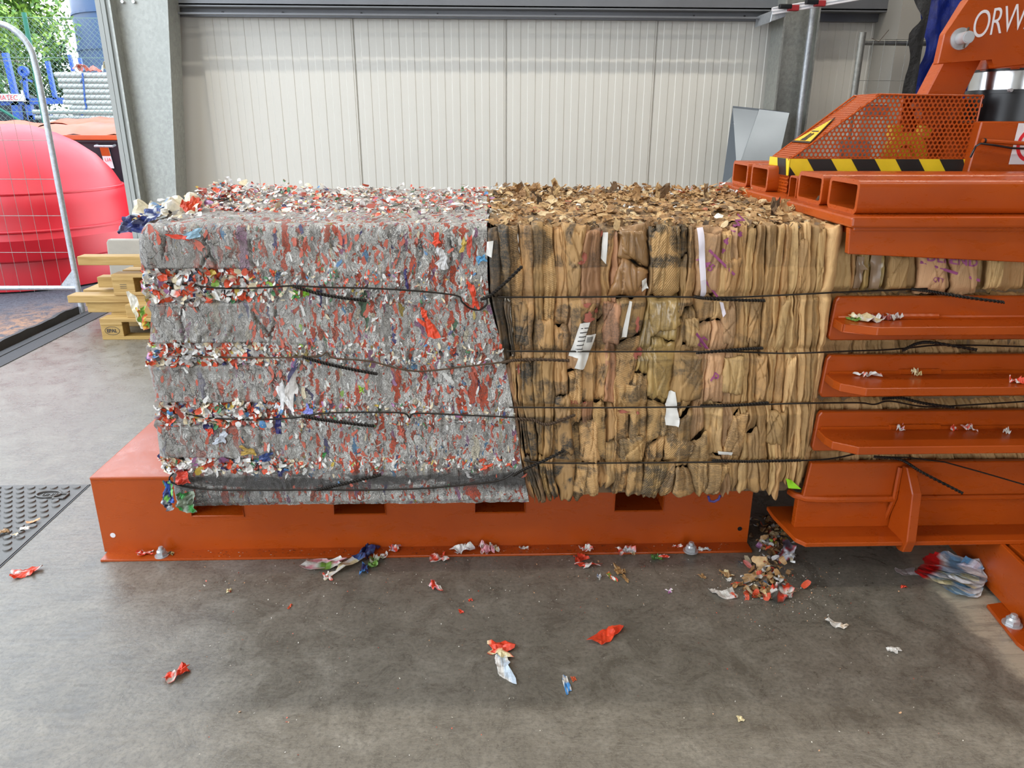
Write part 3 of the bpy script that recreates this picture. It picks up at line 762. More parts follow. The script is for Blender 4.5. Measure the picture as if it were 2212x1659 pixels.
def rotm(n, spin):
    """rotation taking +Z to n, spun about it"""
    n = Vector(n).normalized(); q = n.to_track_quat('Z', 'Y').to_matrix()
    return np.array(q @ Matrix.Rotation(spin, 3, 'Z'))
class Heap:
    def __init__(s): s.V = []; s.F = []; s.C = []; s.n = 0
    def add(s, V, F, c, c2=None):
        s.V.append(V); s.F += [tuple(i+s.n for i in f) for f in F]
        C = np.ones((len(V), 4)); C[:, :3] = c
        if c2 is not None: C[len(V)//2:, :3] = c2
        s.C.append(C); s.n += len(V)
    def build(s, name, mat, parent=None, kind='stuff'):
        o = raw(name, np.concatenate(s.V), s.F, mat, parent, False, np.concatenate(s.C))
        if kind: o['kind'] = kind
        return o
def one_scrap(name, V, F, c, c2, mat, parent):
    C = np.ones((len(V), 4)); C[:, :3] = c
    if c2 is not None: C[len(V)//2:, :3] = c2
    return raw(name, V, F, mat, parent, False, C)

# ------------------------------------------------------------------ bale of pressed paper and film (left)
FY = 2.05; BT = 1.138; BB = .29; BD = 3.14
_ly = np.array([485, 520, 560, 600, 650, 680, 750, 800, 870, 925, 1000, 1040, 1095]); _lx = np.array([302, 291, 293, 302, 303, 318, 314, 312, 331, 330, 338, 366, 372])
_ry = np.array([485, 600, 650, 700, 740, 830, 900, 1000, 1083]); _rx = np.array([1052, 1053, 1057, 1070, 1083, 1100, 1112, 1126, 1143])
_L = np.array([atY(a, b, FY) for a, b in zip(_lx, _ly)]); _R = np.array([atY(a, b, FY) for a, b in zip(_rx, _ry)])
def Lx(z): return np.interp(z, _L[::-1, 2], _L[::-1, 0])
def Rx(z): return np.interp(z, _R[::-1, 2], _R[::-1, 0])
GR = [(.410, .450), (.558, .628), (.742, .806), (.925, 1.016)]      # channels that the rails leave, where loose scraps stand out
def groove(z):
    g = 0
    for a, b in GR: g = g+sstep(a-.006, a+.004, z)*(1-sstep(b-.004, b+.006, z))
    return g
CRK = [[(447, 508), (442, 522), (453, 535), (449, 550), (462, 560), (466, 583)], [(452, 548), (440, 560), (436, 580)], [(545, 505), (536, 525), (541, 560), (556, 582)],
       [(708, 508), (716, 520), (722, 540)], [(843, 508), (850, 545), (846, 580)], [(356, 510), (354, 560), (365, 583)], [(560, 920), (566, 960), (556, 1000)], [(582, 600), (600, 640), (590, 700), (584, 745)],
       [(596, 760), (588, 800), (592, 850), (600, 880)], [(905, 510), (908, 550), (900, 580)], [(396, 660), (388, 690), (396, 740)], [(430, 665), (434, 700), (428, 742)], [(520, 590), (538, 640), (548, 680), (586, 735)], [(970, 505), (978, 540), (972, 580)]]
CRK = [np.array([atY(a, b, FY)[[0, 2]] for a, b in c]) for c in CRK]
def crack(x, z):
    d = np.full(np.broadcast(x, z).shape, 9.); x2 = x+.004*noise(x*90, z*90, 3.)+.005*noise(x*30, z*34, 6.); z2 = z
    for c in CRK:
        for p, q in zip(c, c[1:]):
            e = q-p; t = np.clip(((x2-p[0])*e[0]+(z2-p[1])*e[1])/(e@e), 0, 1)
            d = np.minimum(d, np.hypot(x2-p[0]-t*e[0], z2-p[1]-t*e[1]))
    return np.exp(-(d/.0019)**2)*np.clip(noise(x*26, z*26, 8.)*1.4+.55, 0, 1)
def s_disp(s, x, z):
    """outward displacement of the front face (s = 0 at the left end, 1 at the right)"""
    g = groove(z); gd = .022*(1-sstep(.10, .42, s))-.006*sstep(.4, .6, s)
    d = -g*gd
    d = d+.008*fbm(x*9, z*9, 1., 3)+.0045*fbm(x*70, z*32, 5., 4)+g*.010*fbm(x*60, z*60, 9., 3)
    d = d+.006*np.abs(noise(x*38+2*noise(x*9, z*9), z*5, 3.))-.004
    for zz in (.424, .552, .636, .735, .812, .918, 1.02): d = d+.002*np.exp(-((z-zz)/.006)**2)
    return d-.034*crack(x, z)-.012*(1-sstep(BB, BB+.02, z))
def s_front(s, z):
    x = Lx(z)+(Rx(z)-Lx(z))*s
    rd = .03*(1-np.sqrt(np.clip(1-((1-np.clip(s/.035, 0, 1))**2), 0, 1)))+.025*(1-np.sqrt(np.clip(1-(np.clip((z-(BT-.03))/.03, 0, 1)**2), 0, 1)))
    return x, FY+rd-s_disp(s, x, z), z
def t_disp(x, y):
    g = 0
    for a, b in ((2.36, 2.48), (2.6, 2.72), (2.84, 2.96)): g = g+sstep(a-.01, a+.01, y)*(1-sstep(b-.01, b+.01, y))
    end = (1-sstep(-1.02, -.62, x))
    return -.012*g+.010*fbm(x*6, y*9, 2., 3)+.006*fbm(x*24, y*80, 8., 4)+end*.02*g

def m_pressed():
    t = MT('pressed_scrap'); v = t.pos(); g = t.n('ShaderNodeSeparateXYZ'); t.l(v, g.inputs[0]); X, Y, Z = g.outputs
    wob = t.noise(v, 22, 4, .6)
    q = t.n('ShaderNodeVectorMath', operation='MULTIPLY_ADD'); t.l(wob.outputs['Color'], q.inputs[0]); q.inputs[1].default_value = (.045, .045, .08); t.l(v, q.inputs[2])
    vv = q.outputs[0]
    fine = t.vor(t.mapv(vv, (1.8, 1., .7)), 100); mid = t.vor(t.mapv(vv, (2., 1., .55), (3, 1, 2)), 50); big = t.vor(t.mapv(vv, (2.1, 1., .45), (7, 5, 1)), 24)
    def rnd_(vn, k): 
        s = t.n('ShaderNodeSeparateColor'); t.l(vn.outputs['Color'], s.inputs[0]); return s.outputs[k]
    P = [(0., (206, 202, 195)), (.20, (182, 178, 171)), (.30, (222, 219, 212)), (.50, (210, 206, 199)), (.62, (158, 153, 146)), (.66, (234, 231, 224)), (.755, (208, 86, 54)), (.89, (190, 100, 76)), (.93, (214, 204, 180)),
         (.955, (100, 146, 182)), (.966, (92, 128, 96)), (.976, (186, 160, 70)), (.984, (74, 68, 120)), (.991, (168, 120, 150))]
    P = [(a, s2l(c)) for a, c in P]
    c1 = t.ramp(rnd_(fine, 0), P, True); c2 = t.ramp(rnd_(mid, 0), [(max(0, a*1.0-.03) if a else 0., c) for a, c in P], True); c3 = t.ramp(rnd_(big, 0), [(max(0, a-.02) if a else 0., c) for a, c in P], True)
    c = t.mix(t.ramp(rnd_(mid, 1), [(.52, 0.), (.53, 1.)], True), c1, c2)
    c = t.mix(t.ramp(rnd_(big, 1), [(.86, 0.), (.865, 1.)], True), c, c3)
    # crinkle lines between the flakes and fine grime
    e = t.vor(t.mapv(vv, (1.6, 1., .8)), 120, 'DISTANCE_TO_EDGE'); e2 = t.noise(t.mapv(vv, (1.3, 1, .9)), 190, 6, .75, .6)
    line = t.ramp(e.outputs['Distance'], [(.0, .7), (.07, 0.)])
    ln2 = t.ramp(e2.outputs[0], [(.40, .62), (.50, 0.)])
    c = t.mix(line, c, s2l((112, 106, 100))); c = t.mix(ln2, c, s2l((104, 98, 93)))
    # grey smear where the chamber walls rubbed the left end and the lowest band
    sm = t.noise(t.mapv(v, (5, 5, 16)), 1., 7, .72, .5)
    lx = t.math('MULTIPLY_ADD', X, -2.4, -1.05, clamp=True)
    low = t.math('MULTIPLY_ADD', Z, -40., 16.6, clamp=True)
    m = t.math('MULTIPLY', t.ramp(sm.outputs[0], [(.34, 0.), (.56, 1.)]), t.math('MAXIMUM', t.math('MULTIPLY', lx, .85), t.math('MULTIPLY', t.math('MULTIPLY', low, t.math('MULTIPLY_ADD', Z, 26., -8.5, clamp=True)), 1.3)), clamp=True)
    c = t.mix(m, c, t.mix(low, s2l((158, 154, 147)), s2l((92, 89, 86))))
    ck = t.vor(t.mapv(vv, (1.5, 1., .8), (1, 4, 6)), 26, 'DISTANCE_TO_EDGE'); ckm = t.math('MULTIPLY', t.ramp(ck.outputs['Distance'], [(.0, .85), (.035, 0.)]), t.ramp(t.noise(v, 9, 3).outputs[0], [(.42, 0.), (.55, 1.)]))
    c = t.mix(ckm, c, s2l((70, 64, 60)))
    h = t.math('ADD', t.math('MULTIPLY', rnd_(fine, 2), .5), t.math('ADD', t.math('MULTIPLY', rnd_(mid, 2), .7), t.math('MULTIPLY', e2.outputs[0], .9)))
    h = t.math('SUBTRACT', h, ckm)
    h = t.math('ADD', h, t.math('MULTIPLY', t.ramp(e.outputs['Distance'], [(.0, 0.), (.12, 1.)]), .5))
    return t.out(c, .55, 0, t.bump(h, .8, .006))
M_PRS = m_pressed()
sbale = empty('mixed_scrap_bale', (-.45, 2.6, BB), 'pale grey and orange bale of pressed scraps at the free end of the platform', 'bale')
nu_, nv_ = 250, 220
s = np.concatenate([np.linspace(0, .05, 26)[:-1], np.linspace(.05, 1, nu_-25)]); z = np.linspace(BB, BT, nv_)
S_, Z_ = np.meshgrid(s, z, indexing='ij'); X_, Y_, _ = s_front(S_, Z_)
body_V = [np.stack([X_, Y_, Z_], -1).reshape(-1, 3)]; body_F = gridfaces(nu_, nv_); off = nu_*nv_
# top, from the rounded front edge to the back
ny = 90; yy = np.linspace(0, 1, ny)**1.15; xs_ = s
for_x = Lx(BT)+(Rx(BT)-Lx(BT))*xs_
TX, TQ = np.meshgrid(for_x, yy, indexing='ij'); Yf = Y_[:, -1][:, None]
TY = Yf+(BD-Yf)*TQ
TZ_ = BT+t_disp(TX, TY)*sstep(0, .05, TQ)
TZ_ = TZ_-.02*(1-sstep(0, .03, S_[:, :1]))
body_V.append(np.stack([TX, TY, TZ_], -1).reshape(-1, 3)); body_F += gridfaces(nu_, ny, off); off += nu_*ny
# left end
nl = 60; dl = np.linspace(0, 1, nl)**1.4
DQ, ZQ = np.meshgrid(dl, z, indexing='ij'); x0q = X_[0][None, :]; y0q = Y_[0][None, :]
LY = y0q+(BD-y0q)*DQ
LXx = x0q+(-.05*sstep(0, .5, DQ))*1.0*sstep(.9, 1.1, ZQ)-.022*fbm(LY*14, ZQ*14, 4., 4)*sstep(0, .03, DQ)+groove(ZQ)*.02*sstep(0, .04, DQ)
body_V.append(np.stack([LXx, LY, ZQ], -1).reshape(-1, 3)); body_F += gridfaces(nl, nv_, off, True); off += nl*nv_
# right end
RXx = X_[-1][None, :]+.0*DQ; RY = Y_[-1][None, :]+(BD-Y_[-1][None, :])*DQ
body_V.append(np.stack([RXx, RY, ZQ], -1).reshape(-1, 3)); body_F += gridfaces(nl, nv_, off); off += nl*nv_
raw('bale_body', np.concatenate(body_V), body_F, M_PRS, sbale, True)
MB().box(-.85, .08, FY+.05, BD, BB, BB+.02).build('bale_underside', M_PRS, sbale)
# scraps standing out of the channels on the front
def put(V, c, n, spin): return V @ rotm(n, spin).T+np.array(c)
heap = Heap(); singles = []
for k in range(4200):
    gi = rng.integers(0, 4); a, b = GR[gi]
    sx_ = rng.random()**1.55 if rng.random() < .75 else rng.random()
    zz = rng.uniform(a, b); x, y, _ = s_front(np.array(sx_), np.array(zz))
    loose = 1-float(sstep(.15, .5, sx_))
    if loose < .3 and rng.random() < .45: continue
    Ln = rng.uniform(.009, .02)*(1+.75*loose); Wd = Ln*(rng.uniform(.4, .85) if loose > .5 else rng.uniform(.22, .5))
    V, F = flake(Ln, Wd, rng.normal(0, 1.6))
    tilt = .16+.6*loose
    n = (rng.normal(0, tilt), -1, rng.normal(.1, tilt)); c = (float(x), float(y)-rng.uniform(-.002, .004+.012*loose), zz)
    singles.append((Ln*Wd*(1+loose), put(V, c, n, PI/2+rng.normal(0, .7)), F, pick(), pick() if rng.random() < .2 else None))
# flat scraps pressed into the smooth bands
for k in range(1000):
    sx_ = rng.random(); zz = rng.uniform(BB+.02, BT-.012)
    if groove(zz) > .3: continue
    if sx_ < .3 and rng.random() < .7: continue
    if zz < .41 and rng.random() < .7: continue
    x, y, _ = s_front(np.array(sx_), np.array(zz)); Ln = rng.uniform(.010, .026)*(1.5 if rng.random() < .15 else 1); Wd = Ln*rng.uniform(.2, .5)
    V, F = flake(Ln, Wd, rng.normal(0, .3), 6, 3, jag=1.5); V[:, 2] *= .4
    n = (rng.normal(0, .1), -1, rng.normal(0, .1))
    col = s2l((206, 88, 58)) if rng.random() < .5 else pick()
    col = np.array(col)*.8+np.array(s2l((150, 145, 140)))*.2
    singles.append((Ln*Wd*.6, put(V, (float(x), float(y)-.0012, zz), n, PI/2+rng.normal(0, .45)), F, col, None))
singles.sort(key=lambda q_: -q_[0])
for i, (_, V, F, c, c2) in enumerate(singles):
    if i < 150: one_scrap('scrap', V, F, c, c2, M_SCRAP, sbale)
    else: heap.add(V, F, c, c2)
heap.build('loose_scraps', M_SCRAP, sbale)
# scraps on the top: rows along the channels, a mound toward the left end
heap = Heap(); tops = []
for k in range(3800):
    x = -1.0+1.02*rng.random()**1.25; y = rng.uniform(2.08, 3.12)
    row = any(a < y < b for a, b in ((2.36, 2.50), (2.58, 2.74), (2.82, 2.98)))
    if not row and rng.random() < .62: continue
    if y < 2.3 and rng.random() < .7: continue
    left = 1-float(sstep(-.95, -.45, x)); big = rng.random() < .03+.08*left
    Ln = rng.uniform(.010, .024)*(1.9 if big else 1); Wd = Ln*rng.uniform(.35, .8)
    mound = left*float(sstep(2.45, 2.7, y))*.04*max(0., float(noise(x*9, y*5, 2.))+.75)
    V, F = flake(Ln, Wd, rng.normal(0, 1.8)); n = (rng.normal(0, .38), rng.normal(-.15, .4), 1)
    zz = BT+float(t_disp(np.array(x), np.array(y)))+mound*rng.random()+rng.uniform(.0, .012)*(2.2 if big else 1)
    tops.append((Ln*Wd, put(V, (x, y, zz), n, rng.uniform(0, 6.3)), F, pick(), pick() if rng.random() < .25 else None))
tops.sort(key=lambda q_: -q_[0])
for i, (_, V, F, c, c2) in enumerate(tops):
    if i < 110: one_scrap('scrap', V, F, c, c2, M_SCRAP, sbale)
    else: heap.add(V, F, c, c2)
heap.build('loose_scraps', M_SCRAP, sbale)

def sheet(w_, h_, cols, crump=.02, nu=14, nv=14, seed=0, jag=.12, bend=0., stripes=False):
    """crumpled piece of film or paper lying in its own XY plane; cols = colours mixed in patches"""
    u, v = np.meshgrid(np.linspace(-.5, .5, nu), np.linspace(-.5, .5, nv), indexing='ij')
    rr = 1+jag*2*noise(np.arctan2(v, u)*1.6+seed*3.1, u*0+seed, 1.)*np.clip(np.maximum(abs(u), abs(v))*2, 0, 1)**2
    x = u*w_*rr; y = v*h_*rr; k = 1/max(w_, h_)
    zz = crump*(np.abs(noise(x*4*k+seed, y*4*k, 2.+seed))*1.1+.35*np.abs(noise(x*11*k, y*11*k+seed, 5.)))
    if bend: zz = zz+bend*(u*u)*4*w_
    V = np.stack([x, y, zz-zz.min()], -1).reshape(-1, 3)
    nn = noise(u*3.2+seed*1.7, v*3.2, 3.+seed).ravel(); idx = np.clip(((nn+.55)/1.1*len(cols)).astype(int), 0, len(cols)-1)
    C = np.ones((nu*nv, 4)); C[:, :3] = np.array([s2l(c) for c in cols])[idx]
    return V, gridfaces(nu, nv), C
def put_sheet(name, V, F, C, loc, n=(0, 0, 1), spin=0., parent=None, mat=None):
    V = V @ rotm(n, spin).T+np.array(loc)
    return raw(name, V, F, mat or M_SCRAP, parent, False, C)
# film hanging out of the left end
q = atY(292, 490, 2.12); V, F, C = sheet(.085, .05, [(20, 26, 70), (26, 32, 86), (40, 56, 120)], .02, seed=1); put_sheet('blue_film', V, F, C, (q[0]-.01, 2.16, q[2]), (-.3, -.8, .6), .2, sbale)['label'] = 'dark blue film sticking out'
q = atY(355, 472, 2.3); V, F, C = sheet(.20, .13, [(214, 206, 182), (222, 220, 212), (202, 186, 146), (110, 150, 190)], .04, 20, 16, seed=2); put_sheet('white_bag', V, F, C, (q[0], 2.36, BT-.005), (-.1, -.35, 1), .1, sbale)['label'] = 'crumpled cream bag'
q = atY(404, 460, 2.3); V, F, C = sheet(.065, .05, [(206, 70, 36), (216, 84, 46)], .025, seed=3); put_sheet('orange_film', V, F, C, (q[0], 2.34, BT+.01), (.2, -.6, 1), .4, sbale)
q = atY(318, 478, 2.2); V, F, C = sheet(.09, .05, [(90, 130, 180), (214, 220, 226), (40, 60, 120)], .025, seed=4); put_sheet('blue_film', V, F, C, (q[0], 2.22, BT-.01), (-.5, -.5, 1), .9, sbale)
q = atY(302, 672, 2.08); V, F, C = sheet(.024, .10, [(206, 196, 166), (216, 210, 196)], .012, 8, 14, seed=5); put_sheet('cream_strip', V, F, C, (q[0]-.01, 2.09, q[2]), (-.4, -1, .1), .3, sbale)
q = atY(308, 690, 2.06); V, F, C = sheet(.026, .06, [(210, 180, 60), (220, 80, 50), (120, 170, 70)], .02, 8, 10, seed=6); put_sheet('printed_film', V, F, C, (q[0]+.005, 2.07, q[2]), (-.3, -1, 0), .1, sbale)
for (px, py, w_, h_, cols, sd) in ((368, 1062, .03, .07, [(40, 90, 180), (36, 44, 100), (120, 190, 70)], 7), (362, 1085, .035, .05, [(50, 50, 60), (190, 190, 190), (40, 44, 70)], 8), (402, 1085, .06, .06, [(150, 160, 140), (90, 100, 80), (60, 150, 70)], 9), (398, 1032, .05, .035, [(190, 60, 40), (210, 80, 60)], 10)):
    q = atY(px, py, 2.04); V, F, C = sheet(w_, h_, cols, .02, 9, 11, seed=sd); put_sheet('hanging_film', V, F, C, (q[0], 2.045, q[2]), (-.2, -1, .1), .1, sbale)
# larger pieces that read singly on the front
def onfront(px, py):
    q = atY(px, py, FY-.004); zz = q[2]; s_ = (q[0]-Lx(zz))/(Rx(zz)-Lx(zz)); return s_front(np.array(s_), np.array(zz))
BIG = [(390, 512, .065, .018, [(226, 66, 36)]), (418, 505, .05, .016, [(150, 186, 206)]), (925, 708, .028, .05, [(226, 72, 34)]), (918, 680, .018, .03, [(222, 76, 40)]), (608, 850, .03, .085, [(226, 224, 222), (204, 202, 200)]),
       (630, 830, .035, .10, [(206, 200, 194)]), (632, 800, .012, .07, [(70, 66, 100)]), (667, 884, .022, .026, [(130, 136, 210)]), (540, 975, .045, .03, [(178, 146, 66)]), (575, 985, .035, .022, [(40, 64, 120)]), (600, 915, .012, .05, [(44, 44, 110)]),
       (605, 1025, .02, .026, [(62, 64, 112)]), (698, 985, .009, .02, [(60, 140, 70)]), (781, 840, .012, .016, [(150, 190, 60)]), (512, 888, .03, .02, [(226, 220, 206)]), (515, 865, .02, .02, [(236, 230, 214)]), (532, 882, .022, .016, [(44, 100, 52)]),
       (878, 600, .008, .04, [(58, 48, 104)]), (956, 560, .03, .045, [(204, 202, 200)]), (944, 520, .022, .03, [(226, 70, 34)]), (1012, 530, .018, .055, [(196, 72, 50)]), (1002, 530, .014, .035, [(190, 160, 70)]), (1040, 560, .022, .02, [(96, 160, 200)]),
       (640, 636, .02, .022, [(60, 140, 90), (120, 170, 60)]), (662, 634, .018, .02, [(130, 180, 50)]), (1022, 640, .014, .06, [(222, 72, 40)]), (1032, 660, .01, .04, [(226, 76, 44)]), (480, 945, .03, .04, [(186, 190, 198)]), (455, 930, .018, .022, [(220, 70, 40)]),
       (420, 1005, .05, .022, [(228, 86, 50), (236, 230, 220)]), (472, 1008, .035, .026, [(232, 226, 206)]), (500, 1003, .04, .018, [(226, 80, 50), (230, 230, 236), (80, 140, 200)]), (390, 1008, .035, .016, [(216, 206, 180)]), (600, 880, .02, .03, [(226, 226, 230)]), (1050, 1005, .03, .014, [(226, 84, 44)])]
for i, (px, py, w_, h_, cols) in enumerate(BIG):
    x, y, zz = onfront(px, py); V, F, C = sheet(w_, h_, cols, .006, 8, 9, seed=20+i, jag=.3)
    put_sheet('scrap', V, F, C, (float(x), float(y)-.004, float(zz)), (rng.normal(0, .12), -1, rng.normal(0, .12)), rng.normal(0, .25), sbale)
# ------------------------------------------------------------------ cardboard bale (middle, running back into the press)
from mathutils.bvhtree import BVHTree
def m_kraft(name, base, dirt=.5, corr=None, rough=.7, shine=0., pink=0.):
    t = MT(name); v = t.pos(); oi = t.n('ShaderNodeObjectInfo').outputs['Random']; g = t.n('ShaderNodeSeparateXYZ'); t.l(v, g.inputs[0]); X, Y, Z = g.outputs
    n = t.noise(t.mapv(v, (14, 14, 7)), 1., 4, .55, .3); big = t.noise(v, 9, 3)
    b = s2l(base)
    c = t.ramp(n.outputs[0], [(.25, tuple(x*.90 for x in b)), (.55, b), (.85, tuple(min(1, x*1.08) for x in b))])
    hs = t.n('ShaderNodeHueSaturation'); t.l(c, hs.inputs['Color'])
    t.l(t.math('MULTIPLY_ADD', oi, .36, .80), hs.inputs['Value']); t.l(t.math('MULTIPLY_ADD', oi, -.008, .502), hs.inputs['Hue']); c = hs.outputs[0]
    if pink:
        k = t.vor(t.mapv(v, (14, 14, 9), (2.3, 0, 1.1)), 1.); kk = t.noise(t.mapv(v, (20, 20, 12)), 1., 3)
        c = t.mix(t.math('MULTIPLY', t.ramp(k.outputs['Distance'], [(.0, 1.), (.26, 1.), (.28, 0.)]), pink), c, s2l((166, 72, 122)))
    # printed-on grime from the chamber walls: streaks running along the push direction, stronger where rails press
    st = t.noise(t.mapv(v, (18, 18, 110)), 1., 7, .78, .3); pat = t.noise(t.mapv(v, (16, 16, 13), (4, 0, 9)), 1., 5, .6, .6); sp = t.noise(v, 240, 4, .7)
    rails = None
    for a, e in ((1.02, 1.15), (.78, .925), (.62, .758), (.44, .583), (.27, .42)):
        k = t.math('MULTIPLY', t.math('MULTIPLY_ADD', Z, 260., -260.*a, clamp=True), t.math('MULTIPLY_ADD', Z, -260., 260.*e, clamp=True))
        rails = k if rails is None else t.math('MAXIMUM', rails, k)
    f = t.math('MULTIPLY', t.ramp(pat.outputs[0], [(.44, 0.), (.53, 1.)]), t.math('MULTIPLY', t.math('MULTIPLY_ADD', rails, .75, .25), t.math('MULTIPLY_ADD', X, -1.6, 1.75, clamp=True)))
    f = t.math('MAXIMUM', f, t.math('MULTIPLY', t.math('MULTIPLY_ADD', X, -9., 1.6, clamp=True), t.ramp(pat.outputs[0], [(.40, 0.), (.50, .8)])))
    f = t.math('MULTIPLY', f, t.ramp(st.outputs[0], [(.30, .5), (.58, 1.)])); f = t.math('MULTIPLY', f, t.ramp(sp.outputs[0], [(.34, .55), (.56, 1.)]))
    c = t.mix(t.math('MULTIPLY', f, dirt*1.15, clamp=True), c, s2l((56, 53, 47)))
    fo = t.noise(t.mapv(v, (62, 40, 4)), 1., 3, .55, .5); fd = t.math('ABSOLUTE', t.math('SUBTRACT', fo.outputs[0], .5))
    h = t.math('ADD', t.math('MULTIPLY', sp.outputs[0], .18), t.ramp(fd, [(.0, 0.), (.03, .7)])); dist = .003
    if corr:
        wv = t.n('ShaderNodeTexWave', wave_type='BANDS', bands_direction='X'); t.l(t.mapv(v, (1, 1, 1), rot=(0, corr, 0)), wv.inputs[0])
        wv.inputs['Scale'].default_value = 62; wv.inputs['Distortion'].default_value = 2.2; wv.inputs['Detail'].default_value = 2; wv.inputs['Detail Scale'].default_value = .7
        h = t.math('ADD', h, t.math('MULTIPLY', wv.outputs['Fac'], .9)); dist = .004
        c = t.mix(t.math('MULTIPLY', t.ramp(wv.outputs['Fac'], [(.55, 0.), (.9, 1.)]), t.math('MULTIPLY_ADD', pat.outputs[0], .9, -.2, clamp=True)), c, s2l((84, 70, 48)))
    r = t.math('MULTIPLY_ADD', n.outputs[0], .15, rough-.08)
    return t.out(c, r, 0, t.bump(h, .4, dist), coat=shine)
MK = {'k': m_kraft('kraft_board', (182, 143, 91), .75), 'p': m_kraft('pale_board', (206, 168, 112), .45), 'd': m_kraft('dirty_board', (170, 133, 84), 1.0),
      'c': m_kraft('corrugated_board', (198, 158, 102), .75, 1.15), 'e': m_kraft('corrugated_board_flat', (194, 155, 99), .8, 1.55), 'f': m_kraft('diagonal_board', (188, 150, 95), .9, -.62),
      'g': m_kraft('taped_board', (176, 147, 90), .45, None, .28, .35), 'r': m_kraft('reddish_board', (174, 128, 90), .6), 'm': m_kraft('printed_board', (194, 152, 108), .4, None, .7, 0, .0),
      'b': m_kraft('brown_board', (168, 126, 80), .25, None, .38, .2), 'x': m_kraft('blackened_board', (120, 96, 66), 1.0)}
KB0 = atY(1130, 1082, FY)[2]; KT = 1.118
HY = np.array([490, 640, 850, 1000, 1080])
BND = [(1054, 1061, 1104, 1125, 1144), (1071, 1088, 1110, 1129, 1152), (1095, 1106, 1114, 1131, 1157), (1122, 1126, 1130, 1145, 1168), (1150, 1152, 1152, 1162, 1180), (1172, 1176, 1174, 1178, 1192), (1196, 1199, 1198, 1193, 1205),
       (1218, 1226, 1226, 1242, 1236), (1264, 1252, 1256, 1262, 1262), (1297, 1296, 1281, 1292, 1288), (1326, 1318, 1303, 1311, 1306), (1338, 1333, 1325, 1330, 1322), (1403, 1400, 1362, 1360, 1355), (1420, 1410, 1400, 1391, 1391),
       (1470, 1468, 1445, 1434, 1421), (1490, 1478, 1470, 1460, 1452), (1508, 1502, 1500, 1486, 1507), (1560, 1545, 1522, 1525, 1526), (1580, 1574, 1560, 1560, 1560), (1596, 1588, 1578, 1578, 1576), (1614, 1605, 1598, 1597, 1597),
       (1640, 1626, 1613, 1616, 1616), (1656, 1650, 1636, 1637, 1642), (1682, 1668, 1655, 1662, 1660), (1700, 1686, 1672, 1673, 1669), (1713, 1700, 1690, 1685, 1681), (1727, 1716, 1706, 1698, 1695), (1739, 1729, 1720, 1712, 1707),
       (1753, 1743, 1735, 1723, 1717), (1769, 1756, 1749, 1734, 1726), (1790, 1776, 1761, 1745, 1739), (1832, 1802, 1779, 1761, 1752), (1852, 1850, 1800, 1785, 1775), (1876, 1876, 1840, 1830, 1820), (1900, 1898, 1880, 1870, 1860),
       (1930, 1926, 1920, 1910, 1905), (1975, 1968, 1960, 1950, 1945), (1998, 2000, 1995, 1990, 1985), (2045, 2045, 2040, 2040, 2040), (2090, 2090, 2090, 2080, 2080), (2132, 2130, 2120, 2120, 2120), (2185, 2180, 2170, 2170, 2160),
       (2230, 2230, 2220, 2215, 2210), (2290, 2290, 2280, 2280, 2270)]
MATS = 'xdkkkk d k r k r b d c f k m m p k p k k p k k p k k k p p k b k p m m m g k k'.replace(' ', '')
MATS = list('xd' 'ckkc' 'k' 'k' 'r' 'k' 'r' 'b' 'd' 'f' 'd' 'k' 'm' 'p' 'm' 'k' 'p' 'k' 'k' 'p' 'k' 'p' 'k' 'p' 'k' 'k' 'p' 'p' 'd' 'g' 'g' 'k' 'k' 'm' 'm' 'm' 'p' 'k' 'k')
CUT = {11: [(551, 582, 'b'), (642, 642, 'k'), (742, 720, 'c')], 12: [(640, 640, 'g'), (800, 812, 'c')], 13: [(636, 640, 'g'), (724, 742, 'g'), (860, 880, 'c'), (962, 940, 'f')], 14: [(562, 546, 'k'), (690, 684, 'k'), (884, 890, 'c'), (1000, 990, 'f')],
       2: [(800, 800, 'd'), (985, 985, 'x')], 3: [(782, 782, 'd'), (998, 998, 'x')], 4: [(985, 985, 'e')], 5: [(720, 720, 'k'), (1000, 985, 'd')], 6: [(705, 700, 'k'), (860, 852, 'k'), (918, 926, 'd')], 7: [(648, 648, 'm'), (800, 790, 'c'), (930, 905, 'e')], 8: [(676, 668, 'k'), (868, 868, 'r'), (955, 935, 'c')],
       9: [(700, 660, 'k'), (868, 868, 'c'), (980, 1000, 'k')], 10: [(690, 730, 'r'), (872, 872, 'd'), (960, 945, 'p')], 15: [(664, 664, 'k'), (745, 745, 'p'), (905, 880, 'k'), (1005, 1010, 'c')], 16: [(600, 640, 'k'), (700, 690, 'm'), (960, 930, 'c')],
       17: [(690, 690, 'm'), (868, 868, 'p'), (985, 985, 'k')], 18: [(575, 570, 'm'), (740, 740, 'd'), (960, 940, 'e')], 19: [(700, 715, 'p'), (905, 880, 'k'), (1010, 1010, 'p')], 20: [(640, 650, 'k'), (820, 815, 'p'), (1000, 1000, 'p')], 21: [(720, 712, 'p'), (940, 920, 'k'), (1015, 1010, 'k')],
       22: [(600, 620, 'k'), (745, 745, 'k'), (965, 955, 'p')], 23: [(735, 700, 'p'), (940, 900, 'p'), (1030, 1020, 'k')], 24: [(690, 660, 'k'), (905, 930, 'k')], 25: [(660, 690, 'p'), (880, 860, 'k')], 26: [(740, 700, 'k'), (960, 930, 'k')], 27: [(700, 690, 'k')], 28: [(640, 600, 'p'), (880, 900, 'k')], 29: [(760, 740, 'k')], 30: [(700, 690, 'k')],
       0: [(640, 640, 'x'), (790, 790, 'r')], 1: [(648, 648, 'x'), (770, 770, 'd')]}
_bz = np.linspace(.25, 1.16, 120); BX = []
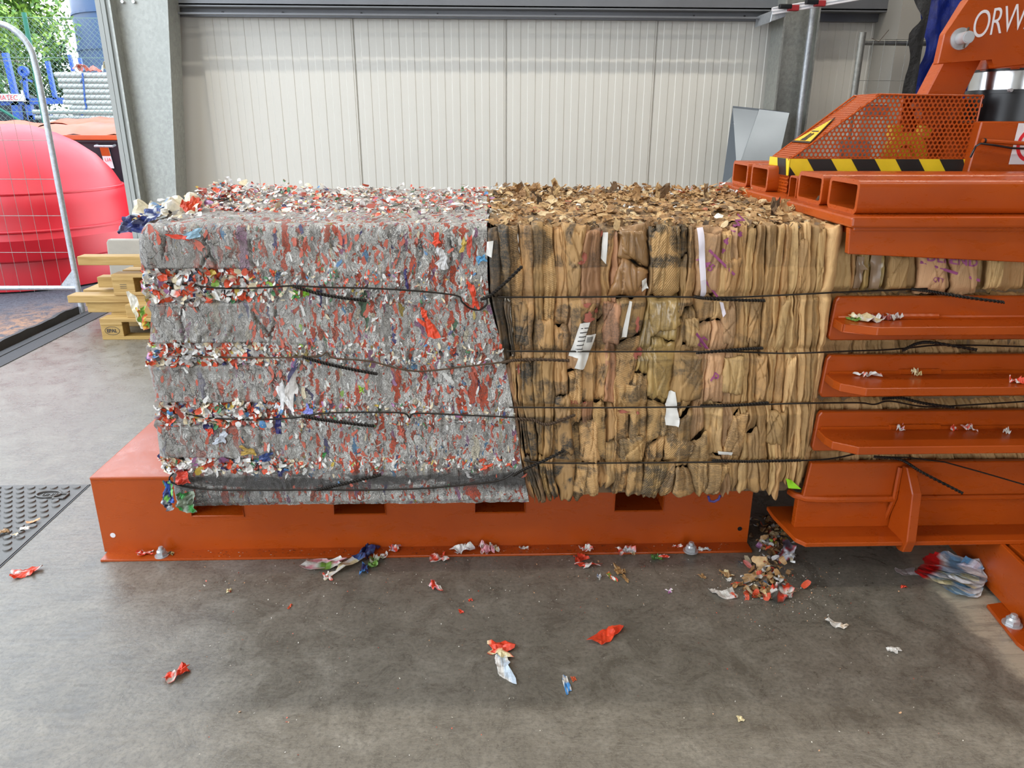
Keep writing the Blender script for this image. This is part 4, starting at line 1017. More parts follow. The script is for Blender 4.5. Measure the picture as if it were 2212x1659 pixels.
for i, r in enumerate(BND):
    P = np.array([atY(a, b_, FY) for a, b_ in zip(r, HY)]); zz = P[::-1, 2]; xx = P[::-1, 0]
    x = np.interp(_bz, zz, xx); amp = .0045 if i else .002
    BX.append(x+amp*noise(_bz*13+i*7.3, _bz*0+i*3.1)+amp*.4*noise(_bz*40+i*9.3, _bz*0+i*1.7))
BX = np.array(BX)
for i in range(1, len(BX)): BX[i] = np.maximum(BX[i], BX[i-1]+.008)
WZ = [atY(1400, y_, FY)[2] for y_ in (637, 757, 876, 997)]
cbale = empty('cardboard_bale', (.6, 2.6, BB), 'brown bale of flattened cardboard boxes coming out of the orange press', 'bale')
MB().box(.14, 2.2, FY+.06, 3.09, BB+.005, 1.08).build('bale_core', MK['x'], cbale)
fronts = []
def cell(i, zl0, zr0, zl1, zr1, matk, top, bottom):
    """one folded sheet: a pillow between two neighbouring folds and two cuts"""
    w0 = float(np.mean(BX[i+1]-BX[i])); nu = max(13, int(w0/.0022)+4); seed = i*13.7+zl0*31
    u = np.concatenate([[0, .0], np.linspace(.02, .98, nu-4), [1., 1.]]); deep = np.zeros(nu); deep[0] = deep[-1] = .03
    h = (zl1+zr1-zl0-zr0)/2; nv = max(10, int(h/.0055)); v = np.linspace(0, 1, nv)
    U, V_ = np.meshgrid(u, v, indexing='ij')
    jl = (.006*noise(U*5+seed, U*0, 1.)) if not bottom else (.010*noise(U*3+seed, U*0, 1.)+.012*np.abs(2*U-1)**3)
    z0 = zl0+(zr0-zl0)*U+jl; z1 = zl1+(zr1-zl1)*U+(0 if top else .006*noise(U*5+seed+9, U*0, 1.))
    Z = z0+(z1-z0)*V_
    xl = np.interp(Z, _bz, BX[i]); xr = np.interp(Z, _bz, BX[i+1]); x = xl+(xr-xl)*(U*1.04-.02)+.0035*noise(Z*14+seed, U*1.2, 2.)+.0012*noise(Z*60+seed, U*1.5, 5.)
    if bottom:
        pinch = np.clip((.34-Z)/.06, 0, 1); x = x+(.5-U)*pinch*.1*w0
    bul = .007+.012*min(1, w0/.09); q_ = 2*U-1; pw = 7.+7*min(1, w0/.08)
    prof = (1-np.abs(q_)**pw); vv = 2*V_-1
    pv_ = np.where(vv > 0, (1-np.abs(vv)**16) if not top else 1., (1-np.abs(vv)**16) if not bottom else (1-np.abs(vv)**5))
    y = FY+.004-bul*prof*(.5+.5*pv_)+.010*(1-pv_)
    rr = np.random.default_rng(int(abs(seed)*10) % 99991); base = rr.uniform(-.009, .009)*(.35 if 2 <= i <= 5 or i > 17 else 1); y = y+rr.uniform(-.011, .011)*(.3 if 2 <= i <= 5 else 1)*q_+rr.uniform(-.006, .006)*vv+.05*sstep(.95, 1.0, x)
    lean = rr.uniform(-.35, .35)
    wx = x+lean*(Z-.7)
    A = 1 if matk not in 'bg' else .35
    cre = (1-np.abs(noise(wx*90+seed, Z*5+seed, 2.)))**4*.004-(1-np.abs(noise(wx*40+seed+5, Z*4., 4.)))**9*.008-(1-np.abs(noise(wx*120+seed+5, Z*6., 8.)))**8*.005
    dia = (1-np.abs(noise((x+.7*Z)*22+seed, (Z-.5*x)*7, 7.)))**6*.004
    fine = .0035*fbm(wx*110, Z*12, seed, 3)+.005*fbm(x*16, Z*13, seed+2, 3)
    y = y+base+A*(-.25*cre-.35*dia+fine*.35)*np.clip(1-np.abs(q_)**8, 0, 1)
    nc = int(1+w0/rr.uniform(.011, .022)) if matk not in 'b' else 1; us = np.sort(rr.uniform(.08, .92, nc)); amp_ = rr.uniform(.003, .007)*(1 if rr.random() < .5 else -1); prev = np.zeros_like(U)
    for uk in us:
        sl_ = rr.uniform(-.22, .22)*min(1, .05/w0)*(3 if rr.random() < .15 else 1); cu_ = uk+sl_*vv*.5+.006/w0*noise(Z*9+seed, uk*9, 2.)+.0025/w0*noise(Z*30+seed, uk*5, 3.)
        dd = (U-cu_)*w0; on = sstep(-1.1, -.7, vv*rr.choice((-1, 1))) if rr.random() < .6 else sstep(rr.uniform(-.6, .2), rr.uniform(.2, .6)+.2, vv*rr.choice((-1, 1)))
        y = y+on*(amp_*.5*np.sign(dd)*np.exp(-np.abs(dd)/.009)+rr.uniform(.003, .007)*np.exp(-(dd/.0016)**2))
    if matk == 'c' and i < 6: y = y-.0025*np.sin(U*PI*2*(w0/.0085)+1.5*noise(Z*7, U*3, seed))*prof
    for zw in WZ: y = y+.010*np.exp(-((Z-zw)/.010)**2)
    for zw in (1.015, .931, .768, .756, .627, .59, .447): y = y+.0016*np.sign(Z-zw)*np.exp(-np.abs(Z-zw)/.012)
    y = y+(.003+.005*min(1, w0/.06))*(np.abs(noise((x*.85+Z*.5)*10+seed, (Z*.85-.5*x)*6, seed))-.25)*np.clip(1-np.abs(q_)**10, 0, 1)
    y = y+deep[:, None]
    G = [np.stack([x, y, Z], -1)]
    if top:
        r = .016; xe = x[:, -1]; ye = y[:, -1]; ze = Z[:, -1]; rows = []
        sl = rr.normal(0, .02)
        for a in np.linspace(.25, PI/2, 6): rows.append(np.stack([xe, ye+r*(1-np.cos(a)), ze+r*np.sin(a)+.010*noise(xe*60+seed, xe*0, a)*np.sin(a)], -1))
        for d in np.linspace(.02, rr.uniform(.10, .30), 9):
            rows.append(np.stack([xe+.012*noise(xe*9+seed, xe*0+d*14, 3.), ye+r+d, ze+r+.006*noise(xe*40+seed, xe*0+d*30, 2.)-d*.02-deep*.5], -1))
        G.append(np.stack(rows, 1)); nv += 15
    if bottom:
        rows = []
        for d in (.09, .05, .02): rows.append(np.stack([x[:, 0], y[:, 0]+d, Z[:, 0]+.004-.0*d], -1))
        G.insert(0, np.stack(rows, 1)); nv += 3
    P = np.concatenate(G, 1).reshape(-1, 3); F = gridfaces(nu, nv)
    fronts.append((P, F)); return raw('cardboard_sheet', P, F, MK[matk], cbale, True)
for i in range(len(BND)-1):
    cuts_ = CUT.get(i, [])
    if i >= 31 and not cuts_:
        cuts_ = [(640, 640, 'k'), (740, 740, 'd'), (870, 870, 'k')]
    if 18 <= i < 31: cuts_ = cuts_[1:2] if i % 2 else []
    kt_ = KT+rng.uniform(-.012, .006); ends = [(kt_, kt_+rng.normal(0, .004))]; ms = [MATS[i]]
    for yl, yr, mk in cuts_:
        ends.append((atY(BND[i][1], yl, FY)[2], atY(BND[i+1][1], yr, FY)[2])); ms.append(mk)
    pb = (1082, 1084, 1088, 1086, 1084, 1082, 1082, 1078, 1065, 1058, 1052, 1066, 1076, 1080, 1074, 1076, 1070, 1068, 1073, 1060, 1066, 1060, 1064, 1072, 1076, 1050, 1052, 1055, 1050, 1050, 1050)
    zb = atY(BND[i][4], pb[i] if i < len(pb) else 1050, FY)[2]+rng.uniform(-.006, .006)
    ends.append((zb, zb+rng.normal(0, .006)))
    for k in range(len(ends)-1):
        a1, b1 = ends[k]; a0, b0 = ends[k+1]; g_ = .0015
        cell(i, a0+(0 if k == len(ends)-2 else g_), b0+(0 if k == len(ends)-2 else g_), a1-(0 if k == 0 else g_), b1-(0 if k == 0 else g_), ms[k], k == 0, k == len(ends)-2)
# the bale's end face (towards the scrap bale) and its top under the torn pieces
n1, n2 = 40, 30
zq = np.linspace(KB0, KT+.02, n1); yq = np.linspace(FY+.03, 3.09, n2); ZZ, YY = np.meshgrid(zq, yq, indexing='ij')
XX = np.interp(ZZ, _bz, BX[0])+.006+.012*fbm(YY*11, ZZ*9, 3., 4)
raw('bale_end', np.stack([XX, YY, ZZ], -1).reshape(-1, 3), gridfaces(n1, n2), MK['d'], cbale, True)
xq = np.linspace(.0, 1.3, 200); yq = np.linspace(2.12, 3.12, 120); XX, YY = np.meshgrid(xq, yq, indexing='ij')
def ctop(x, y): return KT+.014+.018*fbm(x*7, y*10, 1., 4)+.010*np.abs(noise(x*22+y*4, y*60, 5.))-.004
ZZ = ctop(XX, YY); XX = XX+.02*noise(YY*9, YY*0, 6.)
raw('bale_top', np.stack([XX, YY, ZZ], -1).reshape(-1, 3), gridfaces(200, 120), MK['c'], cbale, True)
# torn flaps lying and standing on the top
heap = Heap(); flaps = []
for k in range(2100):
    x = rng.uniform(.03, 1.0); y = 2.075+1.02*rng.random()**.9
    if x > .75 and y < 2.10+.25*(x-.75)/.25 and rng.random() < .8: continue
    big = rng.random() < .08
    Ln = rng.uniform(.014, .036)*(1.7 if big else 1); Wd = Ln*rng.uniform(.35, .85)
    back = float(sstep(2.5, 3.0, y))
    V, F = flake(Ln, Wd, rng.normal(0, 1.5), 6, 4, .7); tl = .22+.22*back
    n = (rng.normal(0, tl), rng.normal(-.15, tl), 1)
    zz = float(ctop(np.array(x), np.array(y)))+rng.uniform(.0, .012)+(rng.uniform(0, .022)*back)
    flaps.append((Ln*Wd, put(V, (x, y, zz), n, rng.uniform(0, 6.3)), F, pick('k'), None))
# tall ragged tongues standing up along the back edge
for px in (1118, 1130, 1152, 1198, 1206, 1330, 1374, 1424, 1436, 1525, 1690, 1702, 1770):
    y = rng.uniform(2.6, 3.05) if px < 1600 else rng.uniform(2.2, 2.5); q = atY(px, 410, y)
    for r in range(2):
        V, F = flake(rng.uniform(.035, .065), rng.uniform(.014, .032), rng.normal(0, 1.2), 7, 5, 1.3)
        flaps.append((.0001*r, put(V, (q[0]+rng.normal(0, .01), y, 1.135+.03), (rng.normal(0, .4), -1, rng.normal(.2, .3)), PI/2+rng.normal(0, .5)), F, _kc[rng.integers(0, 5)], None))
flaps.sort(key=lambda q_: -q_[0])
for i, (_, V, F, c, c2) in enumerate(flaps):
    if i < 130: one_scrap('torn_flap', V, F, c, c2, M_TORN, cbale)
    else: heap.add(V, F, c, c2)
heap.build('torn_cardboard', M_TORN, cbale)

# wide sheets that lie flat across several folds
def panel_on(poly, matk, off, k):
    tl, tr, br, bl = [np.array(p, float) for p in poly]; nu = 30; nv = 30; P = np.zeros((nu, nv, 3)); rr = np.random.default_rng(900+k)
    for i in range(nu):
        for j in range(nv):
            a, b_ = i/(nu-1), j/(nv-1); ea = 1+.10*noise(b_*3+k*3.7, 0, 1.)+.05*noise(b_*11+k, 0, 2.); eb = 1+.08*noise(a*3+k*1.7, 0, 4.)+.04*noise(a*9+k, 0, 6.)
            a = .5+(a-.5)*float(ea); b_ = .5+(b_-.5)*float(eb)
            p = (tl*(1-a)+tr*a)*(1-b_)+(bl*(1-a)+br*a)*b_; q = atY(p[0], p[1], FY-.01); P[i, j] = (q[0], min(fy(q[0], q[2]), FY+.02), q[2])
    X, Y, Z = P[..., 0].ravel(), P[..., 1].ravel(), P[..., 2].ravel(); A = np.stack([X-X.mean(), Z-Z.mean(), np.ones_like(X)], -1)
    c, *_ = np.linalg.lstsq(A, Y, rcond=None); fit = (A @ c).reshape(nu, nv)
    u, v = np.meshgrid(np.linspace(-1, 1, nu), np.linspace(-1, 1, nv), indexing='ij'); lean = rr.uniform(-.5, .5)
    cr = -.003*(1-np.abs(noise((P[..., 0]+lean*P[..., 2])*38+k*3, P[..., 2]*5, k*1.3)))**5+.003*np.abs(noise((P[..., 0]*.7+P[..., 2]*.6)*16, k*2.1, 3.))
    y = fit*.85+np.minimum(P[..., 1], fit+.01)*.15-off-.004*(1-u**4)*(1-v**4)+cr+.012*(np.abs(u)**10)+.008*np.abs(v)**12
    for q_ in range(int(rr.integers(3, 7))):
        a_ = rr.uniform(-.5, .5)*(2.5 if rr.random() < .25 else 1); cx_0 = rr.uniform(P[..., 0].min(), P[..., 0].max()); cz_0 = rr.uniform(P[..., 2].min(), P[..., 2].max())
        dd = (P[..., 0]-cx_0-a_*(P[..., 2]-cz_0)+.004*noise(P[..., 2]*14+k, q_*3.1, 1.))/math.hypot(1, a_); on = sstep(-.06, .0, (P[..., 2]-cz_0)*rr.choice((-1, 1)))
        y = y+on*(rr.uniform(-.0035, .0035)*np.sign(dd)*np.exp(-np.abs(dd)/.010)+.004*np.exp(-(dd/.0018)**2))
    for zw in WZ: y = y+.008*np.exp(-((P[..., 2]-zw)/.012)**2)
    P[..., 1] = y; o = raw('cardboard_sheet', P.reshape(-1, 3), gridfaces(nu, nv), MK[matk], cbale, True)
    md = o.modifiers.new('thick', 'SOLIDIFY'); md.thickness = .006; md.offset = 1
    fronts.append((P.reshape(-1, 3), gridfaces(nu, nv)))
PAN = [(((1221, 498), (1262, 496), (1250, 640), (1227, 640)), 'k'), (((1338, 494), (1398, 502), (1404, 580), (1344, 548)), 'b'), (((1346, 556), (1402, 586), (1374, 642), (1316, 640)), 'b'), (((1406, 500), (1462, 496), (1468, 640), (1405, 640)), 'f'),
       (((1402, 644), (1470, 642), (1476, 704), (1402, 730)), 'g'), (((1500, 500), (1556, 498), (1548, 640), (1503, 640)), 'm'), (((1563, 560), (1606, 556), (1592, 650), (1561, 650)), 'k'), (((1232, 644), (1290, 644), (1274, 768), (1230, 768)), 'k'),
       (((1302, 650), (1342, 648), (1336, 748), (1302, 742)), 'r'), (((1400, 745), (1466, 744), (1450, 864), (1398, 862)), 'g'), (((1468, 762), (1522, 764), (1520, 868), (1462, 868)), 'k'), (((1562, 772), (1612, 768), (1600, 852), (1558, 850)), 'p'),
       (((1332, 832), (1388, 830), (1384, 902), (1330, 892)), 'e'), (((1252, 912), (1288, 904), (1298, 998), (1250, 998)), 'c'), (((1336, 948), (1392, 938), (1388, 1004), (1338, 1000)), 'c'), (((1440, 928), (1512, 962), (1488, 998), (1432, 1000)), 'f'),
       (((1584, 896), (1622, 888), (1600, 990), (1560, 986)), 'e'), (((1662, 884), (1700, 892), (1690, 962), (1654, 962)), 'k'), (((1250, 1002), (1296, 1002), (1288, 1068), (1230, 1070)), 'e'), (((1398, 1002), (1452, 1002), (1422, 1074), (1384, 1070)), 'f'),
       (((1532, 1004), (1582, 1002), (1552, 1074), (1524, 1068)), 'e'), (((1106, 650), (1140, 648), (1146, 752), (1112, 752)), 'd'), (((1158, 690), (1196, 690), (1194, 770), (1164, 772)), 'k'), (((1480, 690), (1512, 688), (1516, 752), (1484, 752)), 'p'),
       (((1624, 640), (1646, 640), (1640, 742), (1614, 742)), 'k'), (((1690, 660), (1712, 640), (1690, 760), (1672, 760)), 'p'), (((1730, 520), (1748, 516), (1740, 636), (1722, 636)), 'k'), (((1560, 662), (1592, 662), (1588, 748), (1558, 748)), 'm'), (((1770, 500), (1790, 500), (1776, 640), (1762, 640)), 'p'),
       (((1198, 860), (1232, 852), (1240, 980), (1206, 985)), 'd'), (((1290, 760), (1320, 756), (1304, 862), (1284, 866)), 'k'), (((1632, 770), (1660, 760), (1652, 860), (1632, 870)), 'k'), (((1700, 780), (1722, 770), (1708, 880), (1690, 890)), 'p'),
       (((1994, 556), (2062, 558), (2060, 640), (1990, 640)), 'm'), (((2064, 560), (2130, 562), (2126, 640), (2064, 640)), 'm'), (((2146, 562), (2184, 562), (2176, 626), (2136, 630)), 'p'), (((1936, 556), (1980, 556), (1970, 634), (1926, 634)), 'k')]
_v = []; _f = []; o_ = 0
for P, F in fronts:
    _v += [tuple(p) for p in P]; _f += [tuple(i+o_ for i in f) for f in F]; o_ += len(P)
BVH = BVHTree.FromPolygons(_v, _f)
def fy(x, z, default=FY):
    h = BVH.ray_cast(Vector((x, 1.8, z)), Vector((0, 1, 0)), .5)
    return h[0].y if h[0] is not None else default
for k, (poly, mk) in enumerate(PAN): panel_on(poly, mk, .006+.003*(k % 3), k)
# frayed fringe along the upper front edge
fr_ = Heap()
for k in range(420):
    x = rng.uniform(.02, .93); Ln = rng.uniform(.012, .034); V, F = flake(Ln, Ln*rng.uniform(.3, .7), rng.normal(0, 1.4), 6, 4, .8)
    zz = KT+.012+rng.uniform(-.012, .010); yv = FY+.012+rng.uniform(-.004, .07)
    fr_.add(put(V, (x, yv, zz), (rng.normal(0, .6), rng.normal(-.7, .5), .8), rng.uniform(0, 6.3)), F, pick('k')*.92)
fr_.build('frayed_edge', M_TORN, cbale)

# surface look-up for anything laid onto the cardboard front
_v = []; _f = []; o_ = 0
for P, F in fronts:
    _v += [tuple(p) for p in P]; _f += [tuple(i+o_ for i in f) for f in F]; o_ += len(P)
BVH = BVHTree.FromPolygons(_v, _f)
def fy(x, z, default=FY):
    h = BVH.ray_cast(Vector((x, 1.8, z)), Vector((0, 1, 0)), .5)
    return h[0].y if h[0] is not None else default
def drape(name, poly, mat, nu=8, nv=14, off=.0025, parent=None, blob=0):
    """patch with four picture-plane corners (tl, tr, br, bl) laid onto the front"""
    tl, tr, br, bl = [np.array(p, float) for p in poly]; V = []
    for i in range(nu):
        for j in range(nv):
            a, b_ = i/(nu-1), j/(nv-1)
            if blob: a = .5+(a-.5)*(1-.75*abs(2*b_-1)**3)*float(1+.6*noise(b_*5+blob, a*2, 1.)); b_ = .5+(b_-.5)*float(1+.35*noise(a*5+blob, 2., 3.))
            p = (tl*(1-a)+tr*a)*(1-b_)+(bl*(1-a)+br*a)*b_
            q = atY(p[0], p[1], FY-.01); ys = [fy(q[0]+dx, q[2]+dz) for dx in (-.005, 0, .005) for dz in (-.004, 0, .004)]
            V.append((q[0], min(ys)-off, q[2]))
    return raw(name, V, gridfaces(nu, nv), mat, parent or cbale, True)
M_LBL = plain('paper_label', (226, 222, 214), .6, 0, .08, 30); M_INK = plain('black_ink', (54, 50, 48), .7)
M_PINK = plain('magenta_ink', (156, 78, 124), .7, 0, .12, 40); M_REDI = plain('red_ink', (166, 92, 74), .7, 0, .12, 40)
M_STRAP = plain('white_strap', (222, 212, 218), .5, 0, .05); M_LIME = plain('lime_film', (150, 214, 40), .4, 0, .06)
M_FILM = plain('clear_tape', (148, 122, 96), .18, 0, .12, 30)
for nm, poly in (('paper_label', ((1252, 696), (1274, 694), (1248, 772), (1228, 768))), ('paper_label', ((1266, 722), (1288, 722), (1262, 797), (1240, 794))), ('paper_label', ((1303, 503), (1314, 502), (1310, 572), (1298, 558))),
                 ('paper_label', ((1358, 648), (1364, 650), (1352, 726), (1340, 726))), ('paper_label', ((1446, 846), (1458, 846), (1466, 902), (1436, 906))), ('paper_label', ((1436, 902), (1468, 902), (1464, 920), (1438, 918))),
                 ('paper_scrap', ((1052, 522), (1066, 520), (1062, 556), (1050, 552))), ('paper_scrap', ((1550, 974), (1582, 976), (1580, 984), (1552, 982))), ('paper_scrap', ((1386, 606), (1396, 600), (1400, 622), (1388, 632)))):
    drape(nm, poly, M_LBL, 6, 12)
b = MB()
for i in range(9):      # print on the label: bars and lines
    p = drape('printed_line', ((1268+i*1.6, 726), (1268.8+i*1.6, 726), (1266.8+i*1.6, 738), (1266+i*1.6, 738)), M_INK, 2, 3, .0035)
b.bm.free()
for i in range(6): drape('printed_line', ((1254-i*2.4, 706+i*9), (1270-i*2.4, 705+i*9), (1269.6-i*2.4, 707+i*9), (1253.6-i*2.4, 708+i*9)), M_INK, 4, 2, .0035)
drape('white_strap', ((1504, 492), (1517, 490), (1521, 600), (1509, 604)), M_STRAP, 4, 16, .004); drape('white_strap', ((1509, 604), (1521, 600), (1524, 648), (1514, 646)), M_STRAP, 4, 8, .004); drape('white_strap', ((1552, 650), (1560, 652), (1566, 676), (1560, 684)), M_STRAP, 4, 8, .004)
drape('lime_film', ((1698, 1034), (1708, 1036), (1732, 1058), (1704, 1056)), M_LIME, 6, 6, .006)
for poly in (((1868, 560), (1884, 560), (1876, 630), (1858, 630)), ((1902, 556), (1924, 556), (1916, 632), (1892, 632))): drape('clear_tape', poly, M_FILM, 6, 10)
def dtext(s, px, py, hpx, rot, mat, slant=0.):
    """ink lettering laid onto the cardboard: text origin at a point of the front, height in picture-plane pixels"""
    cu = bpy.data.curves.new('ink', 'FONT'); cu.body = s; cu.size = 1; cu.resolution_u = 3; cu.offset = .012
    o = bpy.data.objects.new('tmp_text', cu); COL.objects.link(o); dg = bpy.context.evaluated_depsgraph_get()
    me = bpy.data.meshes.new_from_object(o.evaluated_get(dg)); bpy.data.objects.remove(o)
    bm = bmesh.new(); bm.from_mesh(me); bmesh.ops.triangulate(bm, faces=bm.faces); bmesh.ops.subdivide_edges(bm, edges=[e for e in bm.edges if e.calc_length() > .12], cuts=2, use_grid_fill=False); bmesh.ops.triangulate(bm, faces=bm.faces)
    c_, s_ = math.cos(rot), math.sin(rot)
    for v in bm.verts:
        tx, ty = v.co.x*hpx*1.35, v.co.y*hpx*1.35; X_2 = px+tx*c_+ty*s_; Y_2 = py+tx*s_-ty*c_
        q = atY(X_2, Y_2, FY-.01); v.co = Vector((q[0], fy(q[0], q[2])-.0022, q[2]))
    bm.to_mesh(me); bm.free(); me.materials.clear(); me.materials.append(mat); me.name = 'printed_lettering'; return link('printed_lettering', me, cbale)
dtext('A45', 1502, 560, 18, .72, M_PINK); dtext('P', 1530, 818, 22, .6, M_PINK); dtext('DEFEND', 2010, 566, 22, .12, M_PINK); dtext('QTY', 2022, 610, 10, .15, M_PINK)
dtext('29', 1446, 868, 8, 1.4, M_INK); dtext('825', 1462, 868, 9, 1.45, M_INK); dtext('1W', 1598, 512, 22, -1.2, M_PINK); dtext('E', 1504, 742, 24, .7, M_PINK); dtext('REL', 1232, 872, 8, 0., M_REDI)
for poly in (((1526, 540), (1530, 536), (1586, 590), (1582, 594)), ((1516, 602), (1519, 599), (1552, 640), (1548, 643)), ((1996, 572), (1998, 566), (2126, 606), (2125, 612)), ((1500, 720), (1504, 716), (1530, 752), (1526, 756))): drape('printed_line', poly, M_PINK, 14, 2, .0028)
for px, py, w_, h_ in ((1262, 555, 9, 22), (1256, 566, 14, 8), (1266, 658, 20, 10), (1270, 684, 24, 26), (1288, 670, 6, 12), (1376, 700, 9, 40), (1380, 760, 14, 20), (1374, 770, 9, 14), (1300, 505, 8, 10), (1262, 871, 8, 5), (1345, 888, 22, 5), (1376, 890, 6, 8), (1600, 505, 10, 14), (1566, 520, 12, 14), (1560, 540, 8, 10), (1120, 800, 5, 24)):
    m_ = M_PINK if px > 1550 else M_REDI
    drape('printed_mark', ((px-w_/2+rng.normal(0, 2), py-h_/2), (px+w_/2, py-h_/2+rng.normal(0, 2)), (px+w_/2+rng.normal(0, 2), py+h_/2), (px-w_/2, py+h_/2+rng.normal(0, 2))), m_, 9, 10, .002, None, px*.37)
b = MB().tube([atY(x_, y_, 2.05) for x_, y_ in ((1530, 1072), (1533, 1082), (1542, 1084), (1552, 1079), (1556, 1070))], .004, 7); b.build('purple_cord', plain('purple_cord', (60, 50, 110), .5), cbale, True)

# ------------------------------------------------------------------ tie wires
def wire(name, pts, r, parent, ys=None, mat=None, lift=.004, base=FY, sub=10):
    P = [np.array(p, float) for p in pts]; Q = []
    for i in range(len(P)-1):
        p0, p1, p2, p3 = P[max(i-1, 0)], P[i], P[i+1], P[min(i+2, len(P)-1)]
        for k in range(sub):
            t = k/sub; Q.append(.5*((2*p1)+(-p0+p2)*t+(2*p0-5*p1+4*p2-p3)*t*t+(-p0+3*p1-3*p2+p3)*t**3))
    Q.append(P[-1]); return Q
def front_y(x, z):
    if x < Rx(z)-.004:
        s_ = np.clip((x-Lx(z))/(Rx(z)-Lx(z)), .02, 1); return float(s_front(np.array(s_), np.array(z))[1])
    return fy(x, z)
def lay(pts, off=.005, win=9):
    Q = wire('', pts, 0, None); W = [atY(q[0], q[1], FY-.01) for q in Q]
    ys = np.array([front_y(a[0], a[2]) for a in W]); ys = np.minimum(ys, 2.075)
    ym = np.array([ys[max(0, i-win):i+win+1].min()*.9+ys[max(0, i-win):i+win+1].mean()*.1 for i in range(len(ys))])
    ym = np.convolve(np.pad(ym, 6, mode='edge'), np.ones(13)/13, 'valid')
    return [(a[0], y_-off, a[2]) for a, y_ in zip(W, ym)]
def tie(parent, pts, r=.0026, off=.006, mat=M_WIRE): return MB().tube(lay(pts, off), r, 6).build('tie_wire', mat, parent, True)
def twist(parent, pts, r=.0026, off=.008, turns=None, mat=M_WIRE, away=.0):
    C = lay(pts, off); n = len(C); M = n*6; b = MB(); L_ = sum((Vector(C[i+1])-Vector(C[i])).length for i in range(n-1)); turns = turns or L_/.016
    for ph in (0, PI):
        R_2 = []
        for k in range(M+1):
            t = k/M*(n-1); i = min(int(t), n-2); f = t-i; p = Vector(C[i]).lerp(Vector(C[i+1]), f); d = (Vector(C[i+1])-Vector(C[i])).normalized()
            a = d.cross(Vector((0, 1, 0))).normalized(); c = d.cross(a); th = ph+2*PI*turns*k/M
            R_2.append(p+(a*math.cos(th)+c*math.sin(th))*r*.95+Vector((0, -away*k/M, 0)))
        b.tube(R_2, r, 6)
    return b.build('wire_knot', mat, parent, True)
# cardboard bale
wt = [[(1076, 642), (1200, 641), (1400, 640), (1560, 642), (1680, 638), (1840, 631), (1960, 628), (2010, 626)], [(1094, 757), (1300, 758), (1560, 759), (1700, 763), (1850, 759), (1950, 757), (2040, 752), (2120, 752), (2230, 755)],
      [(1100, 877), (1300, 878), (1560, 877), (1700, 872), (1850, 871), (1890, 875), (1925, 868), (2000, 880), (2100, 876), (2230, 868)], [(1132, 993), (1200, 999), (1400, 1000), (1600, 998), (1780, 995), (1860, 987), (1900, 986)]]
for k, pts in enumerate(wt):
    o = tie(cbale, pts)
for pts in ([(1500, 641), (1530, 644), (1600, 647), (1650, 648)], [(1504, 761), (1560, 757), (1610, 753), (1646, 751)], [(1514, 878), (1560, 876), (1610, 872), (1658, 868)], [(1540, 996), (1600, 997), (1660, 996), (1730, 995)]): twist(cbale, pts)
twist(cbale, [(1975, 627), (2010, 630), (2070, 638), (2154, 648)], off=.012, away=.03); twist(cbale, [(1950, 757), (1985, 741), (2020, 741), (2110, 756)], off=.012); twist(cbale, [(1915, 868), (1950, 862), (2000, 872), (2060, 880)], off=.012)
twist(cbale, [(1890, 988), (1935, 985), (1970, 1003), (2044, 1038)], off=.03, away=.09); MB().tube([(x_, y_, z_) for x_, y_, z_ in [tuple(atY(a, b_, c)) for a, b_, c in ((1900, 987, 2.03), (1960, 988, 2.03), (2040, 998, 2.02), (2120, 1020, 1.99), (2230, 1052, 1.95))]], .0024, 6).build('tie_wire', M_WIRE, cbale, True)
# scrap bale
tie(sbale, [(340, 612), (380, 617), (470, 625), (560, 623), (632, 618), (700, 620), (800, 622), (900, 628), (985, 638), (998, 652), (1014, 666), (1034, 671), (1050, 660), (1052, 648), (1044, 641)])
twist(sbale, [(632, 618), (680, 632), (740, 642), (792, 648)]); twist(sbale, [(1040, 644), (1060, 632), (1090, 605), (1126, 569)], off=.02, away=.02)
tie(sbale, [(370, 766), (420, 774), (520, 774), (600, 772), (655, 770), (690, 770), (706, 762), (722, 773), (800, 780), (870, 798), (920, 802), (1000, 792), (1080, 782), (1098, 780)], mat=M_RUST)
twist(sbale, [(655, 770), (700, 784), (760, 798), (815, 808)]); twist(sbale, [(1085, 783), (1110, 777), (1160, 774), (1228, 776)], mat=M_RUST)
tie(sbale, [(355, 890), (390, 897), (440, 905), (520, 908), (600, 905), (652, 900), (700, 892), (800, 890), (870, 892), (885, 902), (900, 892), (1000, 895), (1112, 900)])
twist(sbale, [(652, 898), (700, 907), (750, 913), (808, 919)]); twist(sbale, [(1115, 903), (1150, 905), (1176, 913), (1205, 904), (1240, 890)], mat=M_RUST)
tie(sbale, [(372, 1025), (364, 1034), (368, 1043), (400, 1053), (460, 1059), (560, 1060), (680, 1058), (800, 1058), (920, 1055), (1020, 1046), (1080, 1038), (1110, 1022)], mat=M_WIRE)
twist(sbale, [(684, 1058), (720, 1050), (770, 1038), (822, 1026)]); twist(sbale, [(1108, 1024), (1130, 1010), (1170, 990), (1216, 965)], off=.02)
